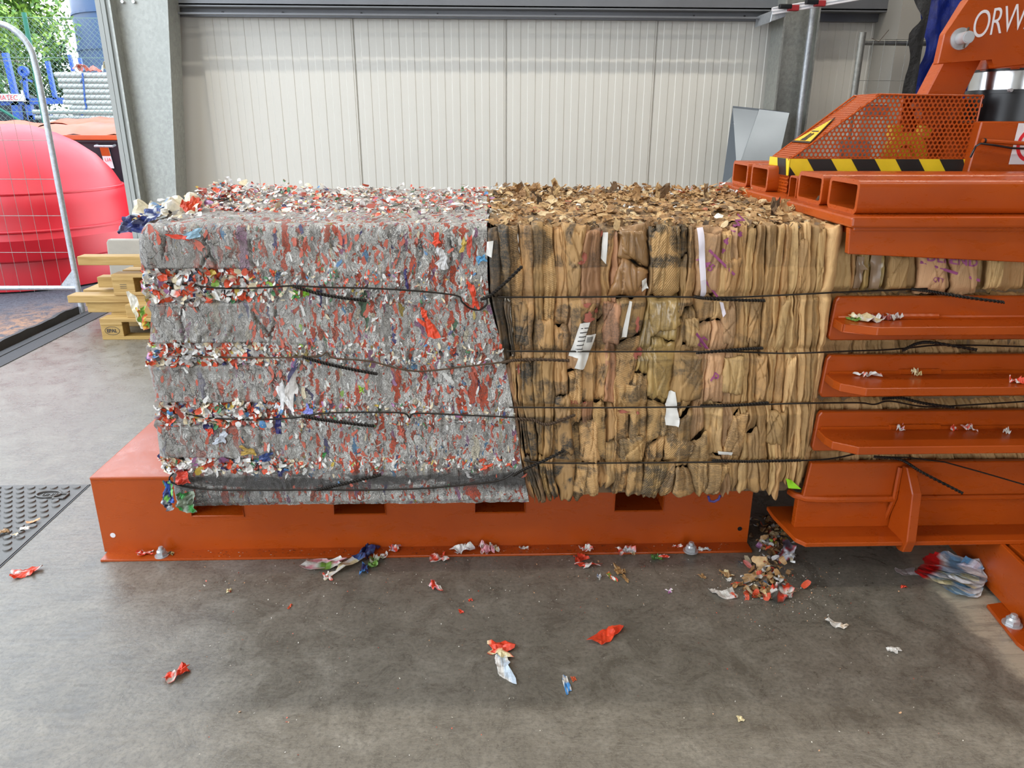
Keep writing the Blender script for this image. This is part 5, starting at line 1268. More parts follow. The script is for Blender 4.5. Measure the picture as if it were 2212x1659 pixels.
# ------------------------------------------------------------------ things by the back wall
# folded galvanised sheet leaning on the right post
q = [atY(x, y, yy_) for x, y, yy_ in ((1640, 236, 6.0), (1705, 244, 5.98), (1676, 372, 5.7), (1592, 372, 5.7))]
_MT = M_TUBE; M_TUBE = M_SHEET
sh = empty('folded_sheet', tuple(q[3]), 'folded galvanised steel sheet leaning against the right post', 'sheet')
MB().prism([tuple(p) for p in q]+[], (0, .004, 0)).build('flat_face', M_TUBE, sh)
e0 = atY(1583, 230, 6.05)
MB().prism([tuple(e0), tuple(q[0]), tuple(q[0]+np.array([.02, .02, -.03])), tuple(e0+np.array([.02, .02, -.03]))], (0, .004, 0)).build('folded_end', M_TUBE, sh)
MB().prism([tuple(q[0]), tuple(q[1]), tuple(q[1]+np.array([-.01, .05, .006])), tuple(e0)], (0, 0, .004)).build('top_lip', M_TUBE, sh)
w0_, w1_ = np.array(q[3]), np.array(q[0])
MB().prism([tuple(w0_), tuple(w1_), tuple(e0), tuple(np.array(atY(1560, 400, 5.8)))], (0, .003, 0)).build('side_wing', M_TUBE, sh)
MB().prism([(q[3][0], q[3][1], q[3][2]), (q[2][0], q[2][1], q[2][2]), (q[2][0]-.17, q[2][1]-.28, .0), (q[3][0]-.17, q[3][1]-.28, .0)], (0, .004, 0)).build('lower_face', M_TUBE, sh)
M_TUBE = _MT
# white grip rail with two red and black tool clips, fixed across the right post
R0, R1 = atY(1668, 32, 5.95), atY(1882, -4, 5.75)
ru = Vector(R1)-Vector(R0); rl = empty('tool_rail', tuple(R0), 'white tool rail with two red and black clips fixed across the right post', 'rail')
up_ = Vector((0, -.0, 1)); hgt = .062
MB().prism([Vector(R0), Vector(R0)+ru, Vector(R0)+ru+up_*hgt*.8, Vector(R0)+up_*hgt*.8], (0, .03, 0), .003).build('rail', M_WHITE, rl)
for k in (.28, .62): MB().prism([Vector(R0)+up_*hgt*k+Vector((0, -.004, 0)), Vector(R0)+ru+up_*hgt*k+Vector((0, -.004, 0)), Vector(R0)+ru+up_*(hgt*k+.006)+Vector((0, -.004, 0)), Vector(R0)+up_*(hgt*k+.006)+Vector((0, -.004, 0))], (0, .004, 0)).build('rail_lip', M_TUBE, rl)
MB().prism([Vector(R0)+Vector((-.01, 0, -.05)), Vector(R0)+Vector((.10, 0, -.012)), Vector(R0)+Vector((.10, 0, .03)), Vector(R0)+Vector((-.0, 0, .03))], (0, .34, 0), .004).build('end_bracket', M_TUBE, rl)
for a in (.15, .42):
    c = Vector(R0)+ru*a+Vector((0, -.03, .028)); d = ru.normalized()
    MB().box(c.x+.0, c.x+.075, c.y-.01, c.y+.032, c.z-.022, c.z+.018, .006).build('clip_body', plain('clip_red', (150, 36, 40), .45), rl)
    MB().box(c.x-.07, c.x+.02, c.y-.016, c.y+.02, c.z-.01, c.z+.022, .007).build('clip_jaw', M_BLACK, rl)
# grey fence frame standing in the right corner
fy_ = 5.3; t0, t1, t2 = atY(1864, 70, fy_), atY(1868, 91, fy_), atY(1975, 92, fy_)
ff = empty('mesh_fence', (t0[0], fy_, 0), 'grey tubular mesh fence panel standing behind the perforated guard', 'fence')
MB().cyl((t0[0], fy_, 0), (t0[0], fy_, t0[2]), .022, n=14).build('upright', M_GALVD, ff, True)
MB().cyl((t0[0], fy_, t1[2]), (t0[0]+1.1, fy_, t1[2]-.01), .018, n=12).build('top_tube', M_GALVD, ff, True)
MB().cyl((t0[0]+1.1, fy_, 0), (t0[0]+1.1, fy_, t0[2]), .022, n=14).build('upright', M_GALVD, ff, True)
for dz in (-.02, -.27, -.52, -.8, -1.1, -1.4): MB().tube([(t0[0], fy_-.019, t1[2]+dz+.035), (t0[0]+1.1, fy_-.019, t1[2]+dz+.035)], .002, 5).build('mesh_wire', M_GALVD, ff)
for i in range(14): MB().tube([(t0[0]+.07+i*.075, fy_-.019, t1[2]+.02), (t0[0]+.07+i*.075, fy_-.019, .1)], .0015, 5).build('mesh_wire', M_GALVD, ff)
MB().tube([(t0[0]+.05, fy_-.03, t1[2]+.02), (t0[0]+.1, fy_-.03, t1[2]+.0), (t0[0]+.15, fy_-.04, t1[2]+.07)], .002, 5).build('tie_wire', M_RUST, ff)
# blue tarpaulin with torn black film hanging at its edge
def hang(name, x0, x1, z0, z1, y, mat, seed, amp, parent, nu=60, nv=44, ledge=None):
    u, v = np.meshgrid(np.linspace(0, 1, nu), np.linspace(0, 1, nv), indexing='ij'); z = z0+(z1-z0)*v
    xa = x0+(0 if ledge is None else np.interp(z, [p[0] for p in ledge], [p[1] for p in ledge])-x0)
    x = xa+(x1-xa)*u+.012*noise(z*9+seed, u*0, 1.)*(1-u)
    yy_ = y+amp*np.abs(noise(x*7+.8*noise(z*2, x*2, seed), z*1.1, seed))*1.5+amp*.35*noise(x*26, z*6, seed+2)
    return raw(name, np.stack([x, yy_, z], -1).reshape(-1, 3), gridfaces(nu, nv), mat, parent, True)
def m_tarp(name, a, b, r):
    t = MT(name); v = t.pos(); n = t.noise(v, 12, 6, .65, .5); f = t.noise(v, 70, 5, .7)
    return t.out(t.ramp(n.outputs[0], [(.3, s2l(a)), (.7, s2l(b))]), r, 0, t.bump(t.math('ADD', n.outputs[0], t.math('MULTIPLY', f.outputs[0], .4)), .6, .02))
tz = 4.9
tt = empty('tarpaulin', tuple(atY(2050, 200, tz)), 'dark blue tarpaulin with torn black film hanging behind the press arm', 'tarpaulin')
le = [tuple(np.array(atY(x_, y_, tz))[[2, 0]]) for x_, y_ in ((1958, 300), (1960, 205), (1972, 150), (1986, 90), (1975, 30), (1985, -40))]
hang('blue_sheet', 2.6, 4.3, .9, 2.6, tz+.03, m_tarp('blue_tarpaulin', (16, 28, 100), (24, 50, 150), .32), 3., .09, tt, 80, 60, [(a, b_+.075) for a, b_ in le])
le2 = [tuple(np.array(atY(x_, y_, tz))[[2, 0]]) for x_, y_ in ((1956, 300), (1950, 205), (1964, 150), (1966, 110), (1972, 70), (1998, 40), (1970, -30))]
hang('black_film', 2.6, atY(1996, 100, tz)[0], .9, 2.6, tz, m_tarp('black_film', (8, 8, 9), (22, 21, 23), .5), 6., .03, tt, 26, 60, le2)
# precast block and the pallet stack with loose timbers, left
q0 = atZ(246, 660); bl = MB()
P = [atY(x_, y_, q0[1]) for x_, y_ in ((246, 660), (229, 524), (232, 517), (330, 517), (336, 660))]
bl = MB().prism([tuple(p) for p in P], (0, .05, 0), .012, 2).build('concrete_block', M_CONC); tag(bl, 'pale precast concrete block behind the wooden pallets', 'block')
def pallet(name, x0, y0, z0, label, L_=1.2, W_=.8, mark='EPAL'):
    t = empty(name, (x0, y0, z0), label, 'pallet', None); h = .144
    def pc(nm, *a): MB().box(*a, .002, 1).build(nm, M_WOOD, t)
    for k in range(3): pc('bottom_board', x0, x0+L_, y0+(W_-.1)*k/2, y0+(W_-.1)*k/2+.1, z0, z0+.022)
    for i in range(3):
        for k in range(3):
            xx = x0+(L_-.145)*i/2; yy_ = y0+(W_-.1)*k/2; pc('block', xx, xx+.145 if i != 1 else xx+.145, yy_+.002, yy_+.1, z0+.022, z0+.100)
    for i in range(3): pc('stringer_board', x0+(L_-.145)*i/2, x0+(L_-.145)*i/2+.145, y0, y0+W_, z0+.100, z0+.122)
    for k in range(5): pc('deck_board', x0, x0+L_, y0+(W_-.12)*k/4, y0+(W_-.12)*k/4+.12, z0+.122, z0+h)
    b = MB(); c = (x0+.0725, y0+.0012, z0+.062)
    if mark:
        b.tube([(c[0]+.048*math.cos(2*PI*i/28), c[1], c[2]+.028*math.sin(2*PI*i/28)) for i in range(29)], .0016, 5); b.build('oval_stamp', M_INK, t)
        text_mesh(mark, .034, M_INK, 'lettering', t, frameM((c[0]-.036, c[1]-.001, c[2]-.011), (1, 0, 0), (0, 0, 1)), ext=.0006, sx=.92, thin=.0008)
    else:
        for i in range(3): b.prism([(c[0]-.024, c[1], c[2]-.012+i*.012), (c[0]+.02, c[1], c[2]-.012+i*.012), (c[0]+.02, c[1], c[2]-.009+i*.012), (c[0]-.024, c[1], c[2]-.009+i*.012)], (0, -.0008, 0))
        b.build('stamp', M_INK, t)
    return t
p0 = atZ(222, 734); pallet('pallet', p0[0], p0[1], 0, 'wooden pallet with an oval EPAL stamp standing on the floor')
py0 = p0[1]
def timber(x0, x1, y0, y1, z0, z1, label, name='timber'):
    o = MB().box(x0, x1, y0, y1, z0, z1, .003, 1).build(name, M_WOOD); tag(o, label, 'timber', None); return o
a = atY(265, 660, py0); timber(a[0], a[0]+.6, py0+.03, py0+.16, .145, .232, 'short squared timber lying on the stamped pallet', 'timber_beam')
yb_ = py0+.18
a, c = atY(190, 672, yb_), atY(190, 660, yb_); timber(a[0], -1.4, yb_, yb_+.11, .145, .215, 'lower plank under the longest plank on the stamped pallet')
a = atY(150, 650, yb_); timber(a[0], -1.3, yb_-.02, yb_+.1, .2175, .2675, 'longest plank, sticking out furthest left of the stack')
a = atY(185, 632, yb_+.2); timber(a[0], -1.3, yb_+.17, yb_+.42, .146, .268, 'wide pale board behind the longest plank', 'timber_board')
a = atY(252, 640, yb_); pallet('pallet', a[0], yb_-.03, .27, 'upper wooden pallet with a square stamp lying on planks', mark=None)
a = atY(208, 612, yb_+.1); timber(a[0], -1.6, yb_+.12, yb_+.21, .27+.024, .27+.098, 'short plank pushed into the opening of the upper pallet')
timber(-2.3, -2.15, yb_, yb_+.6, .415, .470, 'cross timber under the topmost yellow plank', 'timber_beam')
a = atY(173, 575, yb_+.02); timber(a[0], -1.5, yb_+.0, yb_+.1, .471, .531, 'topmost yellow plank, above the upper pallet')

# ------------------------------------------------------------------ outside, beyond the gate
# red bell-shaped collection bin
dm = empty('recycling_dome', (-4.35, 7.35, 0), 'big glossy red ribbed plastic recycling dome outside the gate', 'container')
prof = []; 
cxd, cyd = -4.30, 7.28
def dome_r(px, py):
    q = atY(px, py, cyd); return q[0]-cxd, q[2]
sil = [dome_r(*p) for p in ((190, 642), (268, 560), (279, 532), (281, 492), (272, 476), (266, 452), (262, 430), (252, 410), (246, 404), (225, 372), (190, 335), (150, 307), (110, 287), (60, 270))]
sil = [(sil[1][0]+.01, 0.)]+[(sil[1][0]+.012, .12), (sil[1][0]+.0, .27)]+sil[2:]+[(.0, sil[-1][1]+.012)]
M_ = 56; V = []; 
def rs(z): return 1.
for r, z_ in sil:
    for k in range(M_): V.append((cxd+r*math.cos(2*PI*k/M_), cyd+r*math.sin(2*PI*k/M_), z_))
F = [(i*M_+k, i*M_+(k+1) % M_, (i+1)*M_+(k+1) % M_, (i+1)*M_+k) for i in range(len(sil)-1) for k in range(M_)]
o = raw('dome_shell', V, F, M_REDPL, dm, True)
try: o.data.set_sharp_from_angle(angle=math.radians(26))
except Exception: pass
for py in (404, 476, 534, 600):
    r, z_ = np.interp(atY(250, py, cyd)[2], [s_[1] for s_ in sil], [s_[0] for s_ in sil]), atY(250, py, cyd)[2]
    MB().tube([(cxd+(r+.004)*math.cos(2*PI*k/60), cyd+(r+.004)*math.sin(2*PI*k/60), z_) for k in range(61)], .014, 8).build('rib', M_REDPL, dm, True)
# galvanised site fence panel in front of the dome
FYY = 5.72; f0 = atZ(175, 677, 0); fx = atY(177, 668, FYY)[0]
sf = empty('site_fence', (fx, FYY, 0), 'galvanised site fence panel with rounded corner before the red dome', 'fence')
top = atY(20, 48, FYY)[2]; xl_ = -5.2
arc = [(fx, FYY, 0), (fx, FYY, .7), (fx+.004, FYY, top-.33)]+[(fx-.24+.24*math.cos(a_), FYY, top-.24+.24*math.sin(a_)) for a_ in np.linspace(0, PI/2, 9)][1:]+[(fx-.7, FYY, top), (xl_, FYY, top)]
MB().tube(arc, .0205, 12).build('frame_tube', M_TUBE, sf, True)
zb2 = atY(60, 622, FYY)[2]
MB().tube([(fx, FYY, zb2), (xl_, FYY, zb2)], .017, 10).build('bottom_tube', M_TUBE, sf, True)
MB().prism([(fx-.02, FYY-.004, zb2), (fx-.14, FYY-.004, zb2), (fx-.02, FYY-.004, zb2+.13)], (0, .004, 0)).build('gusset', M_TUBE, sf)
for px, py in ((100, 132), (100, 219), (100, 303), (100, 387), (100, 466), (100, 545)):
    z_ = atY(px, py, FYY)[2]; MB().tube([(fx, FYY-.006, z_), (xl_, FYY-.006, z_)], .0022, 5).build('mesh_wire', M_GALVD, sf)
for i in range(18):
    x_ = atY(120-i*31, 545, FYY)[0]; MB().tube([(x_, FYY-.006, zb2-.03), (x_, FYY-.006, top)], .0014, 5).build('mesh_wire', M_GALVD, sf)
# row of dark wheeled bins with orange lids
def bin_(x0, y0, label, w_=1.25, dep=1.0, hb=1.20, sticker=False, ad=0.):
    t = empty('wheelie_bin', (x0, y0, 0), label, 'bin', 'dark bins with orange lids')
    b = MB(); h0 = .12
    V = [(x0+.09, y0+.08, h0), (x0+w_-.09, y0+.08, h0), (x0+w_-.09, y0+dep-.08, h0), (x0+.09, y0+dep-.08, h0), (x0, y0, hb), (x0+w_, y0, hb), (x0+w_, y0+dep, hb), (x0, y0+dep, hb)]
    vs = [b.bm.verts.new(v) for v in V]
    for f in ((0, 3, 2, 1), (4, 5, 6, 7), (0, 1, 5, 4), (1, 2, 6, 5), (2, 3, 7, 6), (3, 0, 4, 7)): b.bm.faces.new([vs[i] for i in f])
    b.box(x0-.02, x0+w_+.02, y0-.025, y0+dep+.02, hb-.05, hb, .01); b.build('body', M_DKPL, t)
    n = 14; V = []
    for i in range(n):
        for j in range(8):
            u, v = i/(n-1), j/7; V.append((x0-.04+(w_+.08)*u, y0-.05+(dep+.08)*v, hb+.012+.13*math.sin(PI*min(1, v*1.1+.02))**.6*(.75+.25*math.sin(PI*u))+(.018 if i % 4 == 1 else 0)-(.0 if j else .012)))
    raw('lid', V, gridfaces(n, 8), M_ORPL, t, True)
    MB().box(x0-.04, x0+w_+.04, y0-.055, y0-.03, hb-.02, hb+.03, .008).build('lid_rim', M_ORPL, t)
    q_ = x0+w_*.62; MB().tube([(q_-.09, y0-.03, hb-.07), (q_-.09, y0-.09, hb-.08), (q_+.09, y0-.09, hb-.08), (q_+.09, y0-.03, hb-.07)], .012, 8).build('grip', M_TUBE, t)
    for xx in (x0+.15, x0+w_-.15):
        for yy_ in (y0+.15, y0+dep-.15): MB().cyl((xx-.03, yy_, .065), (xx+.03, yy_, .065), .065, n=14).build('wheel', M_RUBBER, t)
    return t
b0 = atY(248, 298, 8.3)
t = bin_(b0[0]-.86, 8.3, 'black wheeled bin with orange lid and white sticker beside the gate jamb', hb=b0[2]+.0)
s0_ = atY(213, 314, 8.27); s1_ = atY(240, 364, 8.27)
ks = MB().prism([(s0_[0], 8.285, s0_[2]), (s1_[0], 8.285, s0_[2]), (s1_[0]+.015, 8.31, s1_[2]), (s0_[0]+.012, 8.31, s1_[2])], (0, -.003, 0)).build('sticker', M_WHITE, t)
zm = (s0_[2]+s1_[2])/2+.01
MB().prism([(s0_[0], 8.280, s0_[2]), (s1_[0], 8.280, s0_[2]), (s1_[0]+.007, 8.292, zm), (s0_[0]+.006, 8.292, zm)], (0, -.003, 0)).build('sticker_band', M_ORPL, t)
text_mesh('UA', .05, M_REDP, 'lettering', t, frameM((s0_[0]+.03, 8.285, s1_[2]+.07), (1, 0, 0), (0, 0, 1)))
bin_(b0[0]+.52, 8.35, 'black wheeled bin with orange lid farthest right in the row', hb=b0[2]+.02)
bin_(b0[0]-2.2, 8.5, 'black wheeled bin with orange lid behind the red dome', hb=b0[2]+.02)
bin_(b0[0]-3.55, 8.55, 'black wheeled bin with orange lid at the far left of the row', hb=b0[2]+.01)
bin_(b0[0]-1.5, 9.8, 'black wheeled bin with orange lid in the second row', hb=b0[2]+.06)
bin_(b0[0]-.1, 9.75, 'black wheeled bin with orange lid under the stacked pipes', hb=b0[2]+.06)
# chain-link fence with green posts
CY = 11.2; cz = atY(53, 27, CY); xg = atY(95, 255, CY)
cf = empty('chainlink_fence', (xg[0], CY, 0), 'green chain-link fence with posts beyond the orange-lidded bins', 'fence')
for dx in (-2.5, 0, 2.5): MB().cyl((xg[0]+dx, CY, 0), (xg[0]+dx, CY, cz[2]), .03, n=12).build('post', M_GREEN, cf, True)
MB().cyl((xg[0]-.04, CY-.02, 1.2), (xg[0]-1.2, CY-.02, 1.95), .018, n=8).build('brace', M_GREEN, cf, True)
b = MB(); z0, z1 = 1.2, atY(70, 38, CY)[2]; xa, xb_ = xg[0]-2.2, xg[0]+2.4; hh = z1-z0; st_p = .07
M_LINK = plain('green_wire', (92, 122, 112), .5, 0, .05)
VV = []; FF = []
def strip(p, q_, w2=.0015):
    i = len(VV); d = Vector(q_)-Vector(p); nn_ = Vector((d.z, 0, -d.x)).normalized()*w2
    for e in (p, q_):
        for sg in (-1, 1):
            for dy in (0, .004): VV.append(tuple(Vector(e)+nn_*sg+Vector((0, dy, 0))))
    FF.extend([(i, i+2, i+6, i+4), (i+1, i+5, i+7, i+3), (i, i+4, i+5, i+1), (i+2, i+3, i+7, i+6)])
k = xa-hh
while k < xb_:
    for sg in (1, -1):
        xs0 = k if sg == 1 else k+hh; xs1 = k+hh if sg == 1 else k
        strip((xs0, CY, z0), (xs1, CY, z1))
    k += st_p
for z_ in (z1, (z0+z1)/2+.25, z0+.3): strip((xa, CY-.006, z_), (xb_, CY-.006, z_), .004)
o = raw('wire_mesh', VV, FF, M_LINK, cf); o['kind'] = 'stuff'
# blue boat-trailer like frame with upright arms, wheels and sign
TY_ = 12.6
tr = empty('blue_trailer', tuple(atY(60, 222, TY_)), 'blue steel trailer frame with upright arms and lettered board outside', 'trailer')
def bar(pts, w_, name='upright_arm', dy=0., col=None):
    P = [atY(x_, y_, TY_+dy) for x_, y_ in pts]; b = MB()
    for p, q_ in zip(P, P[1:]):
        d = Vector(q_)-Vector(p); n_ = Vector((d.z, 0, -d.x)).normalized()*w_/2
        b.prism([Vector(p)-n_, Vector(p)+n_, Vector(q_)+n_, Vector(q_)-n_], (0, w_, 0))
    return b.build(name, col or M_BLUE, tr)
bar([(8, 114), (35, 226)], .075); bar([(30, 222), (36, 258)], .1); bar([(50, 150), (56, 215)], .05); bar([(56, 215), (66, 258)], .09); bar([(100, 132), (118, 214)], .055)
bar([(0, 221), (142, 217)], .09, 'cross_beam'); bar([(43, 178), (52, 170), (68, 176)], .03); bar([(92, 225), (90, 255)], .06); bar([(62, 254), (110, 252)], .06)
q = atY(51, 154, TY_); MB().ring((q[0], TY_+.03, q[2]), (0, -1, 0), .03, .075, .06, 18).build('eye', M_BLUE, tr)
bar([(148, 118), (157, 154)], .045); bar([(170, 124), (176, 152)], .045)
for px in (8, 48):
    q = atY(px, 245, TY_+.35); MB().cyl((q[0], TY_+.55, .62 if False else q[2]-.0), (q[0]+.02, TY_+.25, q[2]), .3, n=22, bev=.04).build('wheel', M_TYRE, tr, True)
s0_, s1_ = atY(-60, 219, TY_-.05), atY(49, 203, TY_-.05)
MB().box(s0_[0], s1_[0], TY_-.06, TY_-.03, s0_[2], s1_[2]+.0, .004).build('name_board', M_WHITE, tr)
hS = s1_[2]-s0_[2]; x0_ = atY(-1, 213, TY_-.06)[0]; x1_ = atY(45, 213, TY_-.06)[0]
text_mesh('RMATEC', hS*.95, M_REDP, 'lettering', tr, frameM((x0_-.1, TY_-.062, s0_[2]+hS*.2), (1, 0, 0), (0, 0, 1)), sx=.94, ext=.002)
MB().cyl(tuple(atY(47, 195, TY_-.05)), tuple(atY(54, 220, TY_-.05)), .02, n=8).build('board_post', M_WHITE, tr)
# stacked grey pipes tied with blue rope
PYY = 12.0; M_PIPE = plain('grey_pipe', (176, 176, 172), .5, .1, .05, 3)
zz0 = atY(190, 262, PYY)[2]; zz1 = atY(190, 156, PYY)[2]; npz = 9; dz = (zz1-zz0)/npz
xlft = [124, 130, 128, 126, 133, 137, 141, 145, 148, 152, 155][::-1]
pm = None
for i in range(npz):
    z_ = zz0+dz*(i+.5); xs0 = atY(xlft[min(i+1, 10)], 200, PYY)[0]
    for k in range(2):
        o = MB().cyl((xs0+.05*k+rng.uniform(-.05, .05), PYY+k*dz*1.02, z_), (-3.7, PYY+k*dz*1.02, z_), dz*.5, n=14).build('steel_pipe', M_PIPE, None, True)
        tag(o, ('front' if k == 0 else 'rear')+' grey pipe of the roped stack, '+['lowest row', 'second row from the bottom', 'third row from the bottom', 'fourth row from the bottom', 'middle row', 'fourth row from the top', 'third row from the top', 'second row from the top', 'topmost row'][i], 'pipe', 'grey pipes stacked beyond the fence')
for i in range(2):
    q = atY(118+i*6, 242+i*12, PYY-.5); o = MB().cyl((q[0]-.3, PYY-.5, q[2]), (-3.9, PYY-.5, q[2]), dz*.42, n=12).build('steel_pipe', M_PIPE, None, True)
    tag(o, ('upper' if not i else 'lower')+' loose grey pipe lying in front of the roped stack', 'pipe', 'loose pipes before the stack')
stn = empty('pipe_rack', (-5, PYY, 0), 'low trestle carrying the stacked grey pipes', 'rack')
for xx in (-5.4, -4.3): MB().box(xx, xx+.1, PYY-.1, PYY+3*dz, 0, zz0, .005).build('trestle', M_GALVD, stn)
MB().box(-5.6, -3.9, PYY-.62, PYY-.38, 0, atY(118, 254, PYY-.5)[2]-dz*.43, .01).build('sleeper', M_CONC, stn)
b = MB(); b.tube([atY(x_, y_, PYY-dz*.52) for x_, y_ in ((178, 158), (180, 175), (182, 200), (184, 222), (187, 232), (176, 252), (172, 262))], .012, 7)
b.tube([atY(x_, y_, PYY-dz*.55) for x_, y_ in ((180, 165), (174, 178))], .01, 6); b.tube([atY(x_, y_, PYY-dz*.55) for x_, y_ in ((170, 244), (178, 250), (172, 240))], .01, 6)
o = b.build('rope', M_BLUE, None, True); tag(o, 'blue rope hanging down across the stacked pipes', 'rope')
q = atY(205, 146, PYY); V, F, C = sheet(.34, .2, [(206, 90, 70), (214, 110, 90)], .1, seed=51); o = put_sheet('red_sheet', V, F, C, (q[0]-.12, PYY+.05, zz1+.0)); tag(o, 'faded red cloth lying on top of the pipe stack', 'cloth')
q = atY(220, 146, PYY); V, F, C = sheet(.22, .2, [(220, 210, 190), (200, 190, 160)], .14, seed=52); o = put_sheet('cream_cloth', V, F, C, (q[0]+.06, PYY+.2, zz1+.0)); tag(o, 'cream cloth bundle on top of the pipe stack', 'cloth')
# pale blue silo with panel seams and a ladder
sx0 = atY(152, 0, 22); sx1 = atY(184, 180, 22); SR = 2.2; sx0 = (-9.45-SR-.02, 0, 0)
so = empty('silo', (sx0[0]+SR, 22+SR, 0), 'pale blue sheet-metal silo rising behind the pipe stack', 'silo')
MB().cyl((sx0[0]+SR+.02, 22+SR, 0), (sx0[0]+SR+.02, 22+SR, 9), SR, n=48).build('shell', M_SILO, so, True)
for px, py in ((170, 27), (170, 106), (190, 190)):
    z_ = atY(px, py, 22.4)[2]; MB().ring((sx0[0]+SR+.02, 22+SR, z_), (0, 0, 1), SR-.02, SR+.03, .06, 48).build('hoop', M_SILO, so)
for dx in (.0, .4): MB().cyl((sx0[0]+1.05+dx, 22+.45-dx*.3, .5), (sx0[0]+1.05+dx, 22+.45-dx*.3, 8), .03, n=6).build('ladder_rail', M_SILO, so)
# leafy tree
def m_leaf():
    t = MT('leaf'); oi = t.n('ShaderNodeAttribute', attribute_name='Col'); return t.out(oi.outputs['Color'], .5)
M_LEAF = m_leaf(); M_BARK = plain('bark', (92, 80, 64), .9)
def tree(name, cx, cyy, h, r, label, n, seed, cols):
    t = empty(name, (cx, cyy, 0), label, 'tree', 'trees beyond the yard'); g = np.random.default_rng(seed)
    b = MB(); b.tube([(cx, cyy, -.05), (cx+.1, cyy, h*.3), (cx-.1, cyy, h*.6), (cx, cyy, h*.9)], [.2, .16, .1, .04], 8)
    cl = []
    for k in range(46):
        a = g.uniform(0, 6.28); e = g.uniform(-.5, 1); rad = r*(.4+.6*g.random()); zz_ = h*.55+h*.42*e
        k_ = math.sqrt(max(.05, 1-(e*.9)**2)); cl.append((cx+rad*k_*math.cos(a), cyy+rad*k_*math.sin(a), zz_, r*g.uniform(.16, .34)))
        if k % 3 == 0: b.tube([(cx, cyy, h*.35+.2*e), ((cx+cl[-1][0])/2, (cyy+cl[-1][1])/2, (h*.4+zz_)/2), cl[-1][:3]], [.06, .04, .015], 5)
    b.build('trunk', M_BARK, t, True)
    c_ = np.array(cl)[g.integers(0, len(cl), n)]; d = g.normal(0, 1, (n, 3)); d /= np.linalg.norm(d, axis=1)[:, None]
    P = c_[:, :3]+d*c_[:, 3:4]*(g.random((n, 1))**.5)*1.15; u = g.normal(0, 1, (n, 3)); u /= np.linalg.norm(u, axis=1)[:, None]
    w2 = np.cross(u, d+.3*g.normal(0, 1, (n, 3))); w2 /= np.linalg.norm(w2, axis=1)[:, None]+1e-9; L_ = g.uniform(.05, .10, (n, 1))
    V = np.stack([P-u*L_, P+w2*L_*.45, P+u*L_, P-w2*L_*.45], 1).reshape(-1, 3); F = [(4*i, 4*i+1, 4*i+2, 4*i+3) for i in range(n)]
    cc = np.array([s2l(c) for c in cols])[g.integers(0, len(cols), n)]; C = np.ones((n, 4, 4)); C[:, :, :3] = (cc*g.uniform(.8, 1.2, (n, 1)))[:, None, :]
    o = raw('foliage', V, F, M_LEAF, t, False, C.reshape(-1, 4)); o['kind'] = 'stuff'
tq = atY(30, 120, 17.5)
tree('leafy_tree', (tq[0]-1.75)*1.1, 19.4, 7.1, 2.7, 'tall yellow-green tree beyond the chain-link fence', 26000, 3, [(112, 146, 52), (130, 158, 62), (90, 126, 44), (72, 108, 40)])
tree('leafy_tree', tq[0]-3.4, 23.6, 4.2, 1.5, 'lower loose-leaved tree beside the silo', 7000, 5, [(82, 112, 52), (98, 124, 60), (62, 90, 44)])
tree('leafy_tree', tq[0]-3.0, 14.4, 3.6, 1.5, 'dark green shrubby tree behind the blue trailer', 16000, 8, [(60, 90, 44), (76, 108, 52), (48, 76, 38)])
tree('leafy_tree', tq[0]+.2, 14.6, 2.3, 1.1, 'low green bush behind the blue trailer', 12000, 9, [(72, 108, 48), (90, 124, 60), (54, 84, 40)])

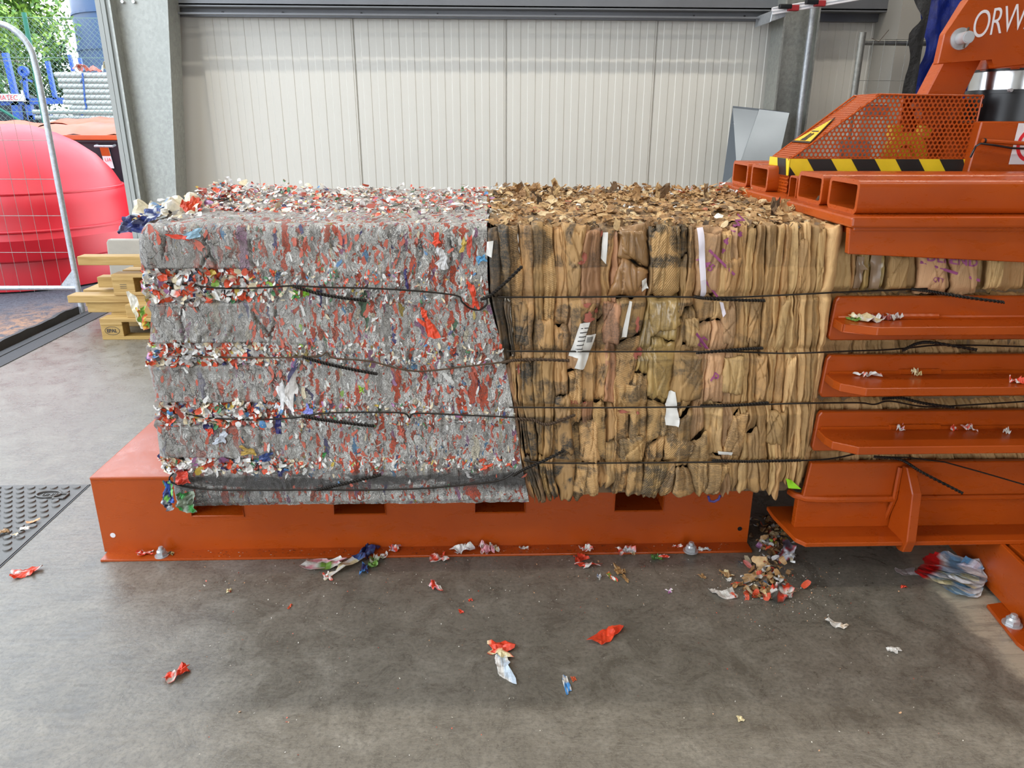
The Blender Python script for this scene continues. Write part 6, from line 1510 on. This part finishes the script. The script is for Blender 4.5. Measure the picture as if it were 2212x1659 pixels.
# ------------------------------------------------------------------ litter on the floor, the platform flange and the rails
M_LIT = m_scrap('litter_film', .4)
OR_, WH, BL, NV, GN, CR, PK, BR = (222, 66, 34), (226, 222, 214), (70, 140, 200), (34, 44, 96), (110, 150, 60), (222, 206, 160), (226, 150, 160), (160, 122, 76)
LIT = [  # px, py, width m, depth m, spin, colours, crumple, z, name, label
 (54, 1241, .060, .026, .3, [OR_, WH, OR_], .02, 0, 'film_scrap', 'orange and white film scrap on the floor beside the studded cover'),
 (383, 1460, .055, .022, .9, [OR_, OR_, WH], .025, 0, 'film_scrap', 'orange film scrap with white tip alone on the left floor'),
 (1311, 1377, .085, .034, .85, [OR_, (232, 76, 40)], .018, 0, 'film_scrap', 'shiny orange film strip alone in the middle of the floor'),
 (1081, 1408, .05, .05, 1.4, [OR_, OR_, CR], .02, 0, 'film_scrap', 'crumpled orange end of the torn wrapper'),
 (1083, 1442, .04, .075, .1, [WH, WH, (200, 214, 226)], .012, 0, 'paper_scrap', 'white printed wrapper piece under the crumpled orange end'),
 (1224, 1481, .014, .04, .15, [BL, BL, WH], .008, 0, 'film_scrap', 'tiny blue and white scrap on the floor'),
 (1239, 1467, .008, .014, .2, [(200, 90, 50)], .004, 0, 'film_scrap', 'tiny rust-coloured scrap above the blue and white one'),
 (938, 1270, .036, .04, .4, [WH, PK, OR_], .015, 0, 'film_scrap', 'pink and white crumpled scrap on the floor'),
 (700, 1222, .125, .045, .1, [WH, PK, WH, GN], .02, 0, 'wrapper', 'long white and pink wrapper lying along the platform foot'),
 (762, 1218, .03, .12, -.85, [WH, WH, CR], .02, 0, 'paper_scrap', 'long bent white strip beside the dark blue wrapper'),
 (789, 1196, .035, .05, -.35, [NV, NV, (60, 90, 140)], .03, .0085, 'wrapper', 'dark blue wrapper standing against the platform flange'),
 (788, 1230, .02, .05, .1, [NV, BL], .02, 0, 'wrapper', 'dark blue wrapper end pointing towards the viewer'),
 (805, 1222, .035, .03, .2, [GN, (90, 120, 50)], .02, 0, 'film_scrap', 'green film scrap beside the dark blue wrapper'),
 (821, 1208, .04, .026, .2, [WH, GN, WH], .02, 0, 'paper_scrap', 'white pointed paper scrap right of the green film'),
 (709, 1247, .022, .026, .3, [OR_, (190, 80, 50), WH], .015, 0, 'film_scrap', 'small orange shell-shaped scrap before the pink wrapper'),
 (852, 1186, .035, .022, .2, [WH, OR_, (190, 200, 220)], .02, .008, 'film_scrap', 'white crumpled ball on the platform flange'),
 (951, 1206, .045, .028, .1, [OR_, WH, OR_], .02, 0, 'film_scrap', 'orange and white scrap at the flange edge'),
 (998, 1193, .05, .03, .5, [WH, WH, (214, 206, 206)], .03, .0085, 'paper_scrap', 'thin white torn paper on the flange'),
 (1050, 1190, .04, .035, .3, [WH, PK, OR_], .04, .0085, 'paper_scrap', 'red-striped white paper standing on the flange'),
 (1070, 1186, .02, .03, .2, [CR, WH], .02, .008, 'paper_scrap', 'cream paper twist on the flange'),
 (1132, 1186, .03, .015, .1, [WH, (60, 60, 90)], .012, .008, 'film_scrap', 'white and navy scrap on the flange right of the cream twist'),
 (1264, 1188, .032, .022, .3, [WH, OR_, WH], .02, .008, 'film_scrap', 'white and orange scrap on the flange right of the middle slots'),
 (1252, 1208, .04, .028, .3, [OR_, OR_, (190, 60, 34)], .018, 0, 'film_scrap', 'flat orange scrap half under the flange'),
 (1276, 1223, .06, .02, .1, [OR_, WH, OR_], .015, 0, 'film_scrap', 'orange film bow with white middle on the floor'),
 (1336, 1236, .03, .032, .4, [BR, (150, 112, 66)], .02, 0, 'cardboard_scrap', 'brown folded cardboard scrap on the floor'),
 (1320, 1248, .016, .034, .4, [WH, OR_, GN], .012, 0, 'film_scrap', 'white and green scrap left of the folded cardboard'),
 (1349, 1250, .012, .026, .4, [BR], .008, 0, 'cardboard_scrap', 'narrow cardboard sliver right of the folded cardboard'),
 (1294, 1248, .012, .022, .2, [WH, (120, 130, 150)], .01, 0, 'paper_scrap', 'small grey-white paper curl left of the cardboard pieces'),
 (1351, 1190, .045, .028, .3, [WH, OR_, (190, 190, 190)], .02, .008, 'film_scrap', 'white paper with orange edge on the flange'),
 (1364, 1192, .014, .024, .1, [CR, BR], .01, .008, 'cardboard_scrap', 'pale cardboard chip beside the white and orange paper'),
 (1417, 1206, .024, .018, .2, [(70, 110, 50), (90, 140, 60)], .012, 0, 'film_scrap', 'green leaf-like scrap at the flange edge'),
 (1434, 1203, .026, .01, .1, [OR_, WH], .01, .006, 'film_scrap', 'thin red and white curl beside the green scrap'),
 (1462, 1182, .03, .01, .1, [WH, OR_], .012, .008, 'film_scrap', 'white and red shreds left of the anchor bolt'),
 (1522, 1189, .035, .012, .1, [(190, 194, 200), WH], .012, .008, 'paper_scrap', 'grey paper sliver right of the anchor bolt'),
 (314, 1197, .04, .02, .2, [OR_, WH, OR_], .015, .008, 'film_scrap', 'orange film with a clear window on the flange'),
 (370, 1196, .02, .012, -.3, [(190, 170, 110), (60, 50, 40)], .012, .008, 'film_scrap', 'small tan twist right of the left anchor bolt'),
 (1562, 1286, .055, .032, .1, [WH, (206, 204, 196)], .008, 0, 'paper_scrap', 'flat torn white paper on the floor'),
 (1689, 1286, .062, .045, .1, [WH, (60, 56, 50), OR_], .03, 0, 'wrapper', 'black and white wrapper with orange edge before the waste heap'),
 (1634, 1279, .018, .018, .6, [OR_], .01, 0, 'film_scrap', 'small bright orange square by the waste heap'),
 (1569, 1242, .022, .032, .6, [BR, CR], .015, 0, 'cardboard_scrap', 'torn cardboard curl left of the waste heap'),
 (1575, 1254, .018, .01, .1, [WH], .006, 0, 'paper_scrap', 'white chip under the torn cardboard curl'),
 (1592, 1265, .035, .014, .1, [BR, (176, 130, 80), OR_], .012, 0, 'cardboard_scrap', 'brown roll with orange tip left of the waste heap'),
 (1517, 1247, .018, .016, .3, [BR], .01, 0, 'cardboard_scrap', 'little cardboard flake between paper and platform'),
 (1446, 1279, .016, .012, .3, [(190, 120, 180), WH], .006, 0, 'film_scrap', 'tiny lilac scrap on the floor'),
 (1806, 1352, .045, .018, -.7, [WH, (226, 206, 180)], .012, 0, 'paper_scrap', 'white twisted paper on the right floor'),
 (1930, 1404, .03, .018, -.3, [WH], .008, 0, 'paper_scrap', 'white paper flake on the right floor'),
 (1951, 1269, .016, .010, .1, [OR_], .008, 0, 'film_scrap', 'tiny orange scrap on the right floor'),
 (1958, 1238, .045, .028, -.1, [(170, 160, 160), (150, 142, 140)], .006, 0, 'paper_scrap', 'grey flat paper piece on the pale screed'),
 (1598, 1553, .016, .012, .3, [CR], .006, 0, 'paper_scrap', 'cream chip at the bottom right of the floor'),
 (495, 1278, .010, .012, .3, [(150, 70, 44), CR], .01, 0, 'film_scrap', 'tiny brown nut-like scrap left on the floor'),
 (1016, 1297, .012, .008, .2, [OR_], .006, 0, 'film_scrap', 'tiny orange chip, upper of two on the middle floor'),
 (996, 1322, .010, .012, .2, [OR_], .006, 0, 'film_scrap', 'tiny orange chip, lower of two on the middle floor'),
 (626, 1312, .006, .018, -.3, [(200, 80, 44)], .006, 0, 'film_scrap', 'thin orange sliver left on the floor'),
 (54, 1143, .022, .012, .1, [WH], .008, .008, 'paper_scrap', 'white paper chip on the studded cover'),
 (70, 1128, .03, .008, .5, [(226, 170, 120)], .006, .008, 'wood_chip', 'orange wood splinter on the studded cover'),
 (8, 1150, .03, .02, .5, [BR, (120, 96, 60)], .012, .008, 'wood_chip', 'brown bark bits at the edge of the studded cover'),
 (32, 1156, .02, .01, .2, [WH, CR], .008, .008, 'paper_scrap', 'cream paper curl on the studded cover'),
]
for i, (px, py, w_, d_, sp, cols, cr, z_, nm, lab) in enumerate(LIT):
    q = atZ(px, py, z_); V, F, C = sheet(w_*1.1, d_*1.35, cols, cr*.8, 10, 8, seed=100+i*1.7, jag=.3, bend=rng.uniform(-.05, .12))
    V[:, 2] -= V[:, 2].min()
    V[:, 2] += .0005
    o = put_sheet(nm, V, F, C, (q[0], q[1], z_), (0, 0, 1), sp, None, M_LIT); tag(o, lab, 'scrap', None)
    md = o.modifiers.new('thick', 'SOLIDIFY'); md.thickness = .0006; md.offset = 1
# crumpled book of pages lying against the press leg
q = atZ(2058, 1264); bk = empty('crumpled_magazine', (q[0], q[1], 0), 'crumpled wad of blue and red printed pages against the press leg', 'magazine')
for i in range(9):
    a = .75+(i-4)*.09; c2 = [(228, 226, 228), (170, 196, 216), (222, 222, 226), (222, 210, 170), (120, 164, 200)]; rng.shuffle(c2)
    V, F, C = sheet(.11, .15, [tuple(c) for c in c2[:3]], .008, 9, 11, seed=200+i, jag=.12, bend=.1)
    top_ = V[:, 1] < -.045; C[top_, :3] = s2l((214, 34, 34))
    V[:, 2] += .004+i*.0065; put_sheet('page', V, F, C, (q[0]+.004*i-.02, q[1]-.0+.003*i, 0), (0, 0, 1), a, bk, M_LIT)
V, F, C = sheet(.07, .08, [(206, 200, 214), (210, 206, 216), (90, 140, 180)], .01, 8, 8, seed=231, jag=.1); q2 = atZ(2100, 1240, .05); put_sheet('page', V, F, C, (q2[0], q2[1]+.02, .05), (-.3, -.6, .8), -.5, bk, M_LIT)
# waste heap in the gap between platform and press
hp = Heap(); k2 = 0
for k in range(420):
    u = rng.random(); q = atZ(1650+rng.normal(0, 26)+20*(1-u), 1120+175*u**.8, 0)
    if q[0] < .93 and q[1] > 2.19: continue
    core = math.exp(-((q[0]-1.0)/.09)**2-((q[1]-2.16)/.16)**2)
    Ln = rng.uniform(.012, .035); V, F = flake(Ln, Ln*rng.uniform(.3, .7), rng.normal(0, 1.5))
    V = V @ rotm((rng.normal(0, .5), rng.normal(0, .5), 1), rng.uniform(0, 6.3)).T; V[:, 2] -= V[:, 2].min(); V = V+np.array([q[0], q[1], .001+.05*core*rng.random()])
    c = pick('k') if rng.random() < .62 else pick()
    if u > .3 and Ln > .028 and k2 < 26:
        k2 += 1; o = one_scrap('waste_scrap', V, F, c, None, M_SCRAP, None); tag(o, 'torn scrap in the waste heap between platform and press', 'scrap', 'scraps of the waste heap in the gap')
    else: hp.add(V, F, c*.9)
o = hp.build('waste_crumbs', M_SCRAP); tag(o, 'loose crumbs of cardboard and film heaped in the gap beside the press', 'crumbs')
for (px, py, w_, d_, sp, cols, cr, lab) in ((1646, 1216, .05, .055, .2, [(206, 170, 120), (196, 158, 108)], .01, 'pale corrugated cardboard piece standing in the waste heap'), (1692, 1196, .05, .07, -.4, [(206, 206, 214), (150, 40, 50), (80, 70, 80)], .03, 'dark printed film bag at the back of the waste heap'),
                                          (1618, 1243, .04, .028, .2, [BR], .012, 'brown cardboard chip at the left of the waste heap')):
    q = atZ(px, py+12, 0); V, F, C = sheet(w_, d_, cols, cr, 9, 9, seed=300+px, jag=.2); V2 = V @ rotm((-.1, -.75, .5), sp).T; V2[:, 2] -= V2[:, 2].min()
    o = raw('waste_piece', V2+np.array([q[0], q[1], .002]), F, M_SCRAP, None, True, C); tag(o, lab, 'scrap')
# crumbs strewn over the floor
cb = Heap()
for k in range(1300):
    if k < 520: px, py = 1690+rng.normal(0, 85), 1270+rng.normal(0, 45)
    elif k < 1000: px, py = rng.uniform(420, 1700), 1205+abs(rng.normal(0, 75))
    else: px, py = rng.uniform(430, 2100), rng.uniform(1220, 1640)
    q = atZ(px, py, 0)
    if q[1] > 2.2: continue
    Ln = rng.uniform(.0015, .0045)*(1.8 if rng.random() < .06 else 1); V, F = flake(Ln, Ln*rng.uniform(.4, .9), rng.normal(0, 1), 3, 2); V = V @ rotm((rng.normal(0, .4), rng.normal(0, .4), 1), rng.uniform(0, 6)).T; V[:, 2] -= V[:, 2].min()
    c = [s2l((206, 200, 186)), s2l((196, 150, 110)), s2l((210, 80, 44))][rng.choice(3, p=[.62, .26, .12])]
    cb.add(V+np.array([q[0], q[1], .0003]), F, c)
o = cb.build('floor_crumbs', M_SCRAP); tag(o, 'fine pale crumbs strewn over the concrete floor', 'crumbs')
cb = Heap()
for k in range(900):
    px, py = rng.uniform(420, 1600), 0; x = atZ(px, 1190, .008)[0]; y = rng.uniform(q0[1] if False else 2.222, 2.27); Ln = rng.uniform(.002, .006); V, F = flake(Ln, Ln*.6, rng.normal(0, 1), 3, 2); V[:, 2] -= V[:, 2].min()
    if rng.random() < .5: continue
    cb.add(V+np.array([x, y, .0083]), F, [s2l((70, 46, 34)), s2l((196, 180, 160)), s2l((150, 60, 34))][rng.choice(3, p=[.55, .2, .25])])
o = cb.build('flange_crumbs', M_SCRAP); tag(o, 'dark and pale grit lying along the platform flange', 'crumbs')
# bits lying on the rails
RL = [(1846, 684, .06, .03, .1, [CR, WH, (200, 180, 130)], .872, 'cream vegetable-like scrap with green shred on the top rail'), (1838, 690, .012, .03, .4, [GN], .872, 'green shred on the top rail'),
      (1895, 686, .035, .014, .1, [WH, (150, 70, 60)], .872, 'white and brown shreds on the top rail'), (1922, 684, .03, .012, .2, [WH, (190, 180, 176)], .872, 'white shreds farther along the top rail'),
      (1874, 812, .045, .018, .1, [WH, OR_], .706, 'red and white shreds on the middle rail'), (1967, 804, .018, .016, .1, [CR, (220, 200, 140)], .706, 'pale yellow lump on the middle rail'), (2192, 826, .035, .012, .1, [WH, OR_], .706, 'white curl at the end of the middle rail'),
      (1945, 929, .02, .01, .1, [WH, PK], .531, 'pinkish white bits on the lowest rail'), (2094, 929, .03, .014, .1, [OR_, WH], .531, 'orange and white bits on the lowest rail'), (2176, 936, .018, .008, .1, [WH], .531, 'small white curl on the lowest rail'), (2060, 930, .012, .01, .1, [WH, OR_], .531, 'tiny white and orange bit on the lowest rail')]
for i, (px, py, w_, d_, sp, cols, z_, lab) in enumerate(RL):
    q = atZ(px, py, z_+.003); V, F, C = sheet(w_, d_*1.6, cols, .02, 10, 7, seed=400+i, jag=.35); o = put_sheet('rail_scrap', V, F, C, (q[0], min(q[1]+.004, 2.03), z_+.0005), (0, 0, 1), sp, None, M_LIT); tag(o, lab, 'scrap')
